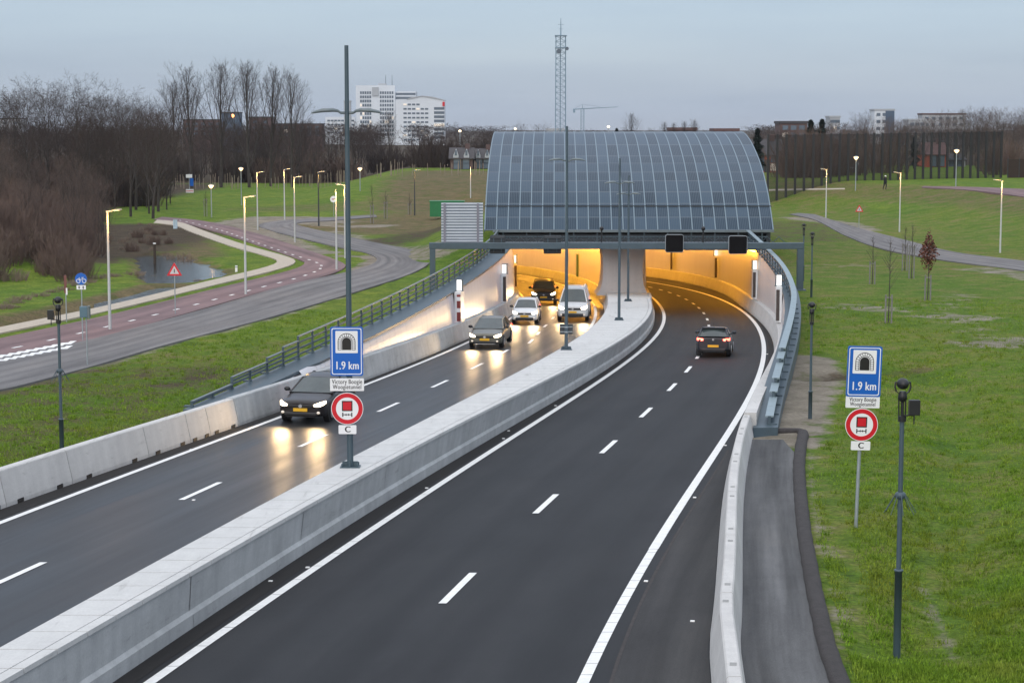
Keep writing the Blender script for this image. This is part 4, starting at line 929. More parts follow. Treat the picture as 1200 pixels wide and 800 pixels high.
def tunnel_sign(t, zs, pw, ph, nw, nh, dr, cw, ch, y=-.08):
    """zs: centre heights of the blue panel, the name plate, the disc and the letter plate"""
    zp, zn_, zd, zc = zs
    p = plate(t, 'blue_panel', rrect(pw/2, ph/2, .05), y, .03, M['blue'], 0, zp)
    bo = MB(); a, b, k = pw/2 - .035, ph/2 - .035, .022
    o = rrect(a, b, .05); i = rrect(a - k, b - k, .04); n = len(o)
    bo.add([(x, y - .0315, z + zp) for x, z in o] + [(x, y - .0315, z + zp) for x, z in i], [(q, (q+1) % n, n + (q+1) % n, n + q) for q in range(n)]); bo.build('white_border', M['white'], p)
    s = pw * .34; zt = zp + ph * .19
    plate(p, 'white_square', rrect(s, s, .02), y - .030, .003, M['white'], 0, zt)
    ar = [(-.115, -.20), (.115, -.20), (.115, .0)] + [(.115*math.cos(PI*j/12), .115*math.sin(PI*j/12)) for j in range(1, 12)] + [(-.115, 0)]
    ar = [(x * pw / .82, z * pw / .82) for x, z in ar]
    plate(p, 'tunnel_symbol', ar, y - .033, .003, M['sblack'], 0, zt)
    mb = MB(); k_ = pw / .82                                # voussoirs: outer and inner outline and the radial joints
    def arc(r0, r1, yy):
        pts = [(-1, -.20)] + [None]
        st = [(r0, r1, -.20), (r0, r1, 0)]
        prev = None
        path = [(-1, -.20), (-1, 0)] + [(-math.cos(PI*j/14), math.sin(PI*j/14)) for j in range(1, 14)] + [(1, 0), (1, -.20)]
        for q in path:
            if abs(q[1] + .20) < 1e-6: a_, b_ = (q[0]*r0, -.20), (q[0]*r1, -.20)
            else: a_, b_ = (q[0]*r0, q[1]*r0), (q[0]*r1, q[1]*r1)
            if prev: mb.add([(prev[0][0]*k_, yy, prev[0][1]*k_+zt), (a_[0]*k_, yy, a_[1]*k_+zt), (b_[0]*k_, yy, b_[1]*k_+zt), (prev[1][0]*k_, yy, prev[1][1]*k_+zt)], [(0,1,2,3)])
            prev = (a_, b_)
    yy = y - .0345; arc(.128, .142, yy); arc(.206, .222, yy)
    def bar(x0, z0, x1, z1, w_):
        d = Vector((x1-x0, 0, z1-z0)).normalized(); nrm = Vector((-d.z, 0, d.x)) * w_ / 2
        A, B = Vector((x0*k_, yy - .0004, z0*k_+zt)), Vector((x1*k_, yy - .0004, z1*k_+zt)); mb.add([A-nrm, A+nrm, B+nrm, B-nrm], [(0,1,2,3)])
    for j in range(11): a_ = PI * j / 10; bar(.14*math.cos(a_), .14*math.sin(a_), .21*math.cos(a_), .21*math.sin(a_), .013)
    for z in (-.05, -.10, -.15, -.197):
        for sx in (-1, 1): bar(sx*.14, z, sx*.21, z, .013)
    mb.build('stone_arch', M['sblack'], p)
    text_mesh('1.9 km', .285 * k_, 'lettering', p, (0, y - .0315, zp - ph * .295), M['white'], 1.04, .007, sx=.75)
    q = plate(t, 'name_plate', rrect(nw/2, nh/2, .02), y, .025, M['white'], 0, zn_)
    text_mesh('Victory Boogie\nWoogietunnel', nh * .50, 'lettering', q, (0, y - .0265, zn_ + .005), M['sblack'], 1.10, .0035, sx=.71)
    d = plate(t, 'prohibition_disc', disc(dr), y, .025, M['white'], 0, zd)
    mb = MB(); n = 48
    for (ra, rb) in ((dr * .965, dr * .70),):
        mb.add([(ra*math.cos(2*PI*i/n), y - .0265, ra*math.sin(2*PI*i/n) + zd) for i in range(n)] + [(rb*math.cos(2*PI*i/n), y - .0265, rb*math.sin(2*PI*i/n) + zd) for i in range(n)], [(i, (i+1) % n, n + (i+1) % n, n + i) for i in range(n)])
    mb.build('red_ring', M['red'], d)
    kk = dr / .41; mb = MB(); B = lambda x0, x1, z0, z1, yy_=y - .0265: mb.add([(x0*kk, yy_, z0*kk+zd), (x1*kk, yy_, z0*kk+zd), (x1*kk, yy_, z1*kk+zd), (x0*kk, yy_, z1*kk+zd)], [(0,1,2,3)])
    B(-.135, .135, -.065, .20); B(-.13, -.10, -.21, -.10); B(.10, .13, -.21, -.10); B(-.10, .10, -.165, -.145)
    for s in (-1, 1): mb.add([(s*.07*kk, y-.0265, zd-.155*kk), (s*.02*kk, y-.0265, zd-.125*kk), (s*.02*kk, y-.0265, zd-.185*kk)], [(0,1,2)])
    mb.build('truck_symbol', M['sblack'], d)
    mb = MB(); B(-.105, .105, -.035, .17, y - .028); mb.build('red_square', M['red'], d)
    c = plate(t, 'letter_plate', rrect(cw/2, ch/2, .02), y, .025, M['white'], 0, zc)
    text_mesh('C', ch * .95, 'lettering', c, (0, y - .0265, zc), M['sblack'], 1, .008)
    mb = MB()
    for z in (zp + ph*.3, zp - ph*.3, zn_, zd + .15, zd - .15, zc): mb.box(-.16, .16, y + .0, y + .03, z - .02, z + .02)
    mb.build('clamp', M['galv'], t)
Y1 = 49.7; px = Y1 / F; zz = lambda v: CAMZ - (v - VH) * px; b0 = zrf(Y1) + 1.105
t = thing('traffic_sign', 'blue tunnel sign with red ringed disc hanging on the tall mast of the central barrier', 'traffic sign', ((405.5 - 600) * px, Y1 - .03, b0), 0, 'blue tunnel signs')
tunnel_sign(t, (zz(411) - b0, zz(450.5) - b0, zz(479) - b0, zz(504) - b0), 38.5*px, 58*px, 40*px, 15*px, 19*px, 21*px, 10.5*px)
Y2 = 47.2; px2 = Y2 / F; zz2 = lambda v: CAMZ - (v - VH) * px2; gx2 = (1009.5 - 600) * px2; b2 = gz(gx2, Y2) - .1
t = thing('traffic_sign', 'blue tunnel sign with red ringed disc on its own thin post in the grass', 'traffic sign', (gx2, Y2, b2), math.radians(-3), 'blue tunnel signs')
t.rotation_euler = (0, math.radians(1.6), math.radians(3)); 
tunnel_sign(t, (zz2(435) - b2, zz2(471.5) - b2, zz2(498.5) - b2, zz2(523.5) - b2), 41*px2, 60*px2, 40.5*px2, 13.5*px2, 19.5*px2, 23*px2, 10.5*px2)
mb = MB(); mb.cyl((0, -.01, 0), (0, -.01, zz2(410) - b2), .045, n=10); mb.build('post', M['galv'], t)

# ------------------------------------------------------------------ camera masts
def camera_mast(x, y, z0, ztop, label, s=1.0, sleeve=.33, spikes=True, box=1):
    t = thing('camera_mast', label, 'camera mast', (x, y, z0), 0, 'camera masts beside the motorway'); H = ztop - z0; hp = H - .75
    hs = sleeve * H
    mb = MB(); mb.cyl((0,0,hs - .1), (0,0,hp), .047*s, .042*s, 12); mb.build('pole', M['steel'], t)
    mb = MB(); mb.lathe((0,0,0), [(.070*s, -.1), (.070*s, hs - .03), (.085*s, hs - .03), (.085*s, hs), (.052*s, hs + .01)], 14); mb.build('sleeve', M['steel'], t)
    if spikes:
        zs = hp * .68; mb = MB(); mb.lathe((0,0,zs), [(.06, 0), (.10, .03), (.10, .10), (.06, .13)], 10)
        for k in range(8): a = 2*PI*k/8; mb.cyl((.08*math.cos(a), .08*math.sin(a), zs + .1), (.30*math.cos(a), .30*math.sin(a), zs - .26), .010, .006, 5)
        mb.build('climb_guard', M['steel'], t)
    mb = MB(); mb.cyl((0,0,hp), (0,0,hp+.10), .075, n=12); mb.cyl((-.06,0,hp+.08), (-.07,0,hp+.5), .014, n=6); mb.cyl((.06,0,hp+.08), (.055,0,hp+.5), .014, n=6); mb.cyl((0,0,hp+.08), (0,0,hp+.45), .03, n=8); mb.build('bracket', M['black'], t)
    mb = MB(); mb.lathe((0,0,hp+.36), [(.03, 0), (.085, .06), (.085, .12), (.06, .2)], 12)
    for sx in (-1, 1): mb.loft([[(sx*a-.012, -.03, hp+z), (sx*a+.012, -.03, hp+z), (sx*a+.012, .03, hp+z), (sx*a-.012, .03, hp+z)] for a, z in ((.05, .5), (.12, .56), (.145, .64), (.13, .74))])
    c = mb.build('camera_yoke', M['black'], t, fix=True)
    mb = MB(); mb.ball((0, 0, hp+.70), .115, .15, .105); mb.build('camera_head', M['black'], c)
    if box:
        mb = MB(); mb.box(box*.12 if box > 0 else -.32, .32 if box > 0 else -.12, -.06, .06, hp+.12, hp+.40); mb.box(min(0, box*.2), max(0, box*.2), -.015, .015, hp+.10, hp+.125); mb.cyl((box*.22,0,hp-.05), (box*.22,0,hp+.12), .014, n=6); bevel(mb.build('control_box', M['black'], t), .012)
    return t
y = 35.0; camera_mast((1062 - 600) / F * y, y, gz((1062-600)/F*y, y) - .05, CAMZ - (447 - VH) * y / F, 'nearest black headed camera mast, in the grass right of the blue sign')
y = 56.8; camera_mast((66 - 600) / F * y, y, gz((66-600)/F*y, y) - .3, CAMZ - (349 - VH) * y / F, 'black headed camera mast behind the left precast barrier', box=-1)
y = 67; camera_mast((953 - 600) / F * y, y, gz((953-600)/F*y, y) - .05, CAMZ - (355 - VH) * y / F, 'thin camera mast in bare sand beside the steel ledge', sleeve=.25, spikes=False, box=0)
y = 116; camera_mast((952 - 600) / F * y, y, -.3, CAMZ - (272 - VH) * y / F, 'distant camera mast next to the gantry leg', sleeve=.3, spikes=False, box=0)
y = 128; camera_mast((942 - 600) / F * y, y, -.3, CAMZ - (262 - VH) * y / F, 'farthest camera mast, just behind the gantry leg', sleeve=.3, spikes=False, box=0)
# reflector studs
k = 0
for u, v in ((360.5, 665), (317, 681), (500, 572), (590, 514), (596, 505), (651, 475.5), (757, 681), (811.5, 728), (814, 583), (850, 522), (845, 520), (894, 460), (898, 433), (899, 415), (227, 586), (224, 527)):
    p = onroad(u, v); t = MB(); hd = heading(CV['Rin'], p.y); t.obox((0, 0, .010), hd, .045, .04, .016)
    o = bevel(t.build('reflector_stud', M['paint']), .01); o.location = p; tag(o, 'small white reflector stud on the asphalt between an edge line and a barrier', 'reflector', 'road studs along the edge lines')

# ------------------------------------------------------------------ street lamps
M['lampglow'] = glow('street_lamp_glow', (1.0, .62, .25), 10.0); M['lampball'] = glow('park_lamp_glow', (1.0, .60, .24), 5.0); M['skylight'] = glow('skyline_lamp_glow', (1.0, .82, .55), 2.2); M['lamp_off'] = mat('lamp_glass_dull', (.3, .31, .31), .4, 0)
M['lamp_pole'] = mat('pale_lamp_pole', (.50, .52, .52), .45, .08, 2, metal=.2)
def street_lamp(u, vb, vt, label, arm=1, lit=True, dark=False, z=None):
    p = at(u, vb, -.15) if z is None else hit(u, vb); H = (vb - vt) * p.y / F
    t = thing('street_lamp', label, 'street lamp', p, 0, 'slim street lamps along the side roads'); pm = M['steel_dark'] if dark else M['lamp_pole']
    mb = MB(); mb.cyl((0,0,-.3), (0,0,H), .085, .05, 10); mb.build('pole', pm, t)
    mb = MB(); mb.loft([[(arm*a, -w, H+z_), (arm*a, w, H+z_), (arm*a, w, H+z_+.07), (arm*a, -w, H+z_+.07)] for a, w, z_ in ((-.06, .06, -.05), (.2, .07, -.02), (.35, .14, .02), (.62, .13, .05), (.72, .06, .06))]); h = mb.build('lamp_head', M['galv'], t, fix=True)
    mb = MB(); mb.add([(arm*.32, -.10, H+.012), (arm*.62, -.10, H+.042), (arm*.62, .10, H+.042), (arm*.32, .10, H+.012)], [(0,1,2,3)] if arm < 0 else [(3,2,1,0)]); mb.build('lens', M['lampglow'] if lit else M['lamp_off'], h)
    if lit: lamp('POINT', (arm*.3, -.55, H-.45), 150, (1, .47, .10), t, .06)
    return t
street_lamp(129, 386, 247, 'nearest pale street lamp, between the cycle path and the road by the blue sign')
street_lamp(288, 345, 231, 'pale street lamp on the grass verge right of the warning triangle')
street_lamp(394.5, 316, 223, 'pale street lamp just left of the tall mast, at the road bend', arm=.001)
street_lamp(404.5, 302, 217, 'pale street lamp mostly hidden behind the tall mast', arm=-1)
street_lamp(345.6, 283, 208, 'pale street lamp between the cycle path corner and the curving road', lit=True)
street_lamp(302, 269, 202.5, 'pale street lamp at the bare earth beside the path junction', lit=True)
street_lamp(333.6, 257.5, 199, 'pale street lamp behind the sandy heap at the far road')
street_lamp(373.6, 264.5, 202, 'street lamp with a dark pole at the far road fork', dark=True)
street_lamp(486, 252, 200, 'dark street lamp on the slope left of the green container', dark=True)
street_lamp(551.5, 232, 196, 'pale street lamp on the brown hillside left of the solar roof', arm=.001, z=1)
street_lamp(967.8, 255.5, 199, 'pale street lamp where the right side road meets the bank', arm=-1)
street_lamp(1054, 271, 203, 'pale street lamp on the right bank foot below the walker', arm=-1)
street_lamp(1172, 295.5, 212, 'pale street lamp at the right edge of the bank foot', arm=-1)
def park_lamp(u, vb, vt, label, z=None):
    p = at(u, vb, -.15) if z is None else hit(u, vb); H = max((vb - vt) * p.y / F - .25, 2.5)
    t = thing('park_lamp', label, 'park lamp', p, 0, 'lit park lamps with bowl heads')
    mb = MB(); mb.cyl((0,0,-.3), (0,0,H), .07, .05, 10); mb.build('pole', M['galv'], t)
    mb = MB(); mb.lathe((0,0,H), [(.07, -.12), (.16, -.02), (.30, .16), (.30, .20)], 14); mb.build('glowing_bowl', M['lampball'], t)
    mb = MB(); mb.lathe((0,0,H), [(.33, .20), (.30, .27), (.10, .34)], 14); mb.build('cap', M['galv'], t)
    lamp('POINT', (0, -.5, H + .0), 16, (1, .55, .2), t, .1)
park_lamp(248, 254.5, 217, 'lit park lamp on the lawn right of the direction board')
park_lamp(283, 240, 197, 'lit park lamp in front of the wood, above the lawn')
park_lamp(422, 224, 197, 'lit park lamp on the hill crest right of the tall mast', z=1)
park_lamp(1002.5, 223.5, 184, 'lit park lamp on the right bank left of the walker', z=1)
park_lamp(1120, 220, 176, 'lit park lamp before the dark screen at the top path', z=1)
for u, v, lab in ((153, 220, 'small distant lit lamp among dark trunks behind the bush, left of the two'), (110, 206, 'small distant lit lamp deep in the dark wood'), (158, 203, 'faint distant lit lamp high between the dark trunks')):
    p = atd(u, v, 300); t = thing('park_lamp', lab, 'park lamp', (p.x, p.y, gz(p.x, p.y)), 0, 'lit lamps in the wood'); h = p.z - gz(p.x, p.y)
    mb = MB(); mb.cyl((0,0,-.3), (0,0,h), .06, n=6); mb.build('pole', M['galv'], t); mb = MB(); mb.ball((0,0,h), .22, .22, .16, 8, 5); mb.build('glowing_bowl', M['lampball'], t)
for u, v, lab in ((713, 149.5, 'tiny bright light on the skyline above the middle of the solar roof'), (604, 152, 'tiny orange light in the bushes on the skyline above the solar roof'), (539, 154.5, 'tiny bright light on the skyline right of the hospital')):
    p = atd(u, v, 560); t = thing('mast_light', lab, 'distant lamp', (p.x, p.y, 0), 0, 'distant lights on the skyline')
    mb = MB(); mb.cyl((0,0,0), (0,0,p.z), .12, n=6); mb.build('pole', M['galv'], t); mb = MB(); mb.ball((0,-.2,p.z+.2), .45, .45, .35, 8, 5); mb.build('lamp_head', M['skylight'], t)

# ------------------------------------------------------------------ small signs, posts, boxes on the left
def post(t, h, r=.03, m=None): mb = MB(); mb.cyl((0,0,-.2), (0,0,h), r, n=8); mb.build('post', m or M['galv'], t)
p = at(97, 399, -.15); s_ = p.y / F; t = thing('cycle_sign', 'round blue cycle and moped sign with white plate below, on a thin post', 'traffic sign', p)
post(t, 80*s_); d = plate(t, 'blue_disc', disc(7*s_, 28), -.04, .02, M['blue'], 0, 73*s_)
mb = MB(); zb = 72*s_; Yf = -.0625
for cx_ in (-.13, .15):
    for a0 in range(14):
        a, b = 2*PI*a0/14, 2*PI*(a0+1)/14; r0, r1 = .075, .105
        mb.add([(cx_+r0*math.cos(a), Yf, zb-.06+r0*math.sin(a)), (cx_+r1*math.cos(a), Yf, zb-.06+r1*math.sin(a)), (cx_+r1*math.cos(b), Yf, zb-.06+r1*math.sin(b)), (cx_+r0*math.cos(b), Yf, zb-.06+r0*math.sin(b))], [(3,2,1,0)])
mb.box(-.14, .12, Yf, Yf + .001, zb + .0, zb + .03); mb.box(-.1, -.07, Yf, Yf + .001, zb - .05, zb + .11); mb.box(.06, .09, Yf, Yf + .001, zb - .05, zb + .12); mb.box(.02, .13, Yf, Yf+.001, zb+.09, zb+.12); mb.build('cycle_symbol', M['white'], d)
q = plate(t, 'arrow_plate', rrect(5.4*s_, 2.5*s_, .02), -.04, .02, M['white'], 0, 63*s_)
for dx, sg in ((-2.4*s_, -1), (2.4*s_, 1)):
    mb = MB(); z = 63*s_; mb.add([(dx-.05, -.0625, z-sg*.02), (dx+.05, -.0625, z-sg*.02), (dx, -.0625, z+sg*.085)], [(0,1,2) if sg > 0 else (2,1,0)]); mb.box(dx-.018, dx+.018, -.0625, -.062, min(z-sg*.085, z), max(z-sg*.085, z)); mb.build('arrow', M['sblack'], q)
p = at(78, 376, -.15); t = thing('marker_post', 'thin grey post with narrow red brown board at the footpath', 'marker post', p); s_ = p.y / F
post(t, 54*s_); mb = MB(); mb.box(-.07, .07, -.06, -.035, 33*s_, 54*s_); mb.build('board', mat('brown_board', (.16, .06, .05), .6, .1, 4), t); mb = MB(); mb.box(.02, .10, -.075, -.06, 31*s_, 39*s_); mb.build('small_plate', M['white'], t)
p = at(102.5, 428, -.15); t = thing('sign_post', 'thin post with a blue grey box shaped sign at the near road edge', 'road sign', p); s_ = p.y / F
post(t, 70*s_); mb = MB(); mb.box(-.26, .08, -.12, .12, 57*s_, 70*s_); bevel(mb.build('box_sign', mat('box_blue', (.09, .16, .20), .5, .1, 3), t), .02); mb = MB(); mb.box(.08, .16, -.13, .13, 56*s_, 70.5*s_); mb.build('edge_rim', M['steel_mid'], t)
def triangle(u, vb, vt, label, z=None, back=False):
    p = at(u, vb, -.15) if z is None else hit(u, vb); s_ = p.y / F; t = thing('warning_sign', label, 'traffic sign', p, 0, 'triangular warning signs'); H = (vb - vt) * s_
    post(t, H - .08); a = .42; tri = [(-a, 0), (a, 0), (0, a*1.73)]; zb = H - a*1.73
    pl = plate(t, 'triangle_plate', tri, -.035, .02, M['alu'], 0, zb)
    mb = MB(); c = (0, a*.577); o = tri; i = [(c[0]+(x-c[0])*.62, c[1]+(z_-c[1])*.62) for x, z_ in tri]
    mb.add([(x, -.0565, z_+zb) for x, z_ in o] + [(x, -.0565, z_+zb) for x, z_ in i], [(k, (k+1) % 3, 3+(k+1) % 3, 3+k) for k in range(3)]); mb.build('red_border', M['red'], pl)
    mb = MB(); mb.box(-.025, .025, -.0575, -.0566, zb + .16, zb + .36); mb.build('symbol', M['sblack'], pl)
triangle(205.5, 368, 307, 'red bordered warning triangle on a post beside the cycle path near the pond')
triangle(1006.5, 267, 240, 'small red bordered warning triangle at the foot of the right bank')
p = at(391, 252.5, -.15); t = thing('round_sign', 'round pale sign with a dark mark on a post at the far road fork', 'traffic sign', p); s_ = p.y / F; post(t, 22*s_); d = plate(t, 'disc', disc(.38, 24), -.04, .02, M['white'], 0, 19*s_)
mb = MB(); mb.box(-.2, .2, -.064, -.061, 19*s_-.06, 19*s_+.06); mb.build('bar', mat('faded_red', (.4, .12, .12), .5, .05), d)
p = at(222, 226, -.15); t = thing('direction_board', 'pale cross shaped direction board with blue panel in front of the wood', 'direction board', p); s_ = p.y / F
post(t, 22*s_, .06); mb = MB(); mb.box(-3.6*s_, 3.6*s_, -.1, -.06, 17.5*s_, 21.5*s_); mb.build('top_board', M['white'], t); mb = MB(); mb.box(1.0*s_, 5*s_, -.1, -.06, 8*s_, 17*s_); mb.build('blue_panel', M['blue'], t)
mb = MB(); mb.box(-4*s_, 5*s_, -.1, -.06, .2*s_, 4.2*s_); mb.build('lower_board', M['white'], t); mb = MB(); mb.box(-3.8*s_, 4.8*s_, -.107, -.1, 1.6*s_, 2.5*s_); mb.build('red_stripe', M['red'], t)
p = at(205.5, 267, -.15); s_ = p.y / F; t = thing('utility_cabinet', 'pale blue utility cabinet beside the footpath above the pond', 'cabinet', p)
mb = MB(); mb.box(-2.2*s_, 2.2*s_, -.2, .2, -.2, 9.5*s_); bevel(mb.build('body', mat('pale_blue_cabinet', (.42, .55, .62), .5, .05, 3), t), .03); mb = MB(); mb.box(-2.4*s_, 2.4*s_, -.23, .23, 9.5*s_, 10*s_); mb.build('lid', M['galv'], t); mb = MB(); mb.box(-.01, .01, -.206, -.2, .1, 9*s_); mb.build('door_gap', M['steel_dark'], t)
p = at(181.5, 310, -.5); t = thing('mooring_post', 'dark wooden post with white top at the pond edge', 'post', p); s_ = p.y/F; mb = MB(); mb.cyl((0,0,-.5), (0,0,24*s_), .11, .10, 8); mb.build('wooden_stake', mat('dark_wood', (.05, .035, .025), .9, .2, 6), t); mb = MB(); mb.cyl((0,0,24*s_), (0,0,25.5*s_), .12, n=8); mb.build('white_cap', M['white'], t)
p = at(277, 318, -.2); t = thing('marker_stake', 'short white stake in the grass right of the pond', 'stake', p); mb = MB(); mb.box(-.08, .08, -.05, .05, -.1, .42); mb.build('stake_board', M['white'], t); mb = MB(); mb.box(-.082, .082, -.052, .052, .28, .34); mb.build('band', M['steel_mid'], t)
p = atd(524, 243, 215); t = thing('container', 'green open top container on the slope behind the big direction sign', 'container', (p.x, p.y, gz(p.x, p.y))); M['green'] = mat('container_green', (.01, .16, .05), .5, .1, 3)
h = max(CAMZ - (234.5 - VH) * 215 / F - gz(p.x, p.y), 1.0); mb = MB(); mb.box(-1.9, 1.9, -1, 1, 0, h - .1); mb.build('body', M['green'], t); mb = MB(); mb.box(-1.97, 1.97, -1.05, 1.05, h - .1, h); mb.build('rim', M['green'], t)
mb = MB()
for x in np.arange(-1.7, 1.8, .55): mb.box(x - .05, x + .05, -1.05, -1.0, .1, h - .1)
mb.build('rib', M['green'], t)

# ------------------------------------------------------------------ saplings with stakes on the right lawn
def sapling(u, vb, vs_, vt, label, leaves=None, seed=1):
    p = at(u, vb, -.2); s_ = p.y / F; t = thing('sapling', label, 'young tree', p, 0, 'staked young trees on the lawn'); r = random.Random(seed)
    H = (vb - vt) * s_; hs = (vb - vs_) * s_
    mb = MB()
    for dx in (-.16, .16): mb.cyl((dx, 0, -.2), (dx, .0, hs), .045, .045, 6)
    mb.box(-.2, .2, -.02, .02, hs - .18, hs - .12); mb.build('stake', mat('stake_wood', (.22, .19, .16), .9, .2, 6) if 'stake' not in M else M['stake'], t)
    mb = MB(); mb.cyl((0,0,-.1), (.03, 0, H*.55), .035, .022, 6); mb.cyl((.03,0,H*.55), (.0,0,H*.98), .022, .006, 5); mb.build('trunk', M['bark'], t)
    mb = MB()
    for k in range(26):
        z = r.uniform(.36, .92) * H; a = r.uniform(0, 6.28); l = (1 - z/H) * H * .38 + .15; e = Vector((math.cos(a)*l*.55, math.sin(a)*l*.55, z + l*.8)); mb.cyl((.02, 0, z), e, .011, .004, 3, caps=False)
    mb.build('crown', M['twig'], t)
    if leaves:
        mb = MB()
        for k in range(900):
            z = r.gauss(.70, .12) * H; rr_ = .62 * max(.15, 1 - abs(z/H - .66) / .36) * math.sqrt(r.random()); a = r.uniform(0, 6.28); c = Vector((rr_*math.cos(a), rr_*math.sin(a), z)); d = Vector((r.uniform(-1,1), r.uniform(-1,1), r.uniform(-1,1))).normalized() * .07; e = d.cross(Vector((r.uniform(-1,1), r.uniform(-1,1), 1))).normalized() * .05
            mb.add([c-d, c+e, c+d, c-e], [(0,1,2,3)])
        mb.build('leaves', leaves, t)
M['stake'] = mat('grey_stake', (.20, .19, .18), .9, .2, 6); M['bark'] = mat('bark', (.055, .047, .042), .9, .3, 3); M['twig'] = mat('twig', (.062, .045, .040), .9, .25, .6)
rl = mat('dead_red_leaves', (.15, .055, .035), .8, .35, 3)
sapling(1022, 333, 306, 274, 'bare young tree with two stakes, leftmost on the lawn', None, 1); sapling(1041, 379, 345, 275, 'tall bare young tree, nearest on the lawn, with a single dark stake pair', None, 2)
sapling(1087, 352, 322, 270, 'young tree that has kept its red brown leaves', rl, 3); sapling(1060, 317, 285, 263, 'thin bare young tree close beside the twiggy one on the lawn', None, 4)
sapling(1068, 326, 287, 260, 'young tree with few withered leaves left of the red leaved one', None, 5)
for u, vb, vs_, vt, sd, lab in ((436, 262, 240, 214, 6, 'bare staked young tree on the left slope, the taller one'), (452, 256, 236, 222, 7, 'bare staked young tree on the left slope, the shorter one'), (480, 252, 238, 226, 8, 'bare staked young tree on the slope near the dark lamp'), (241, 254, 233, 222, 9, 'dark young tree beside the lit lamp on the lawn')):
    sapling(u, vb, vs_, vt, lab, None, sd)
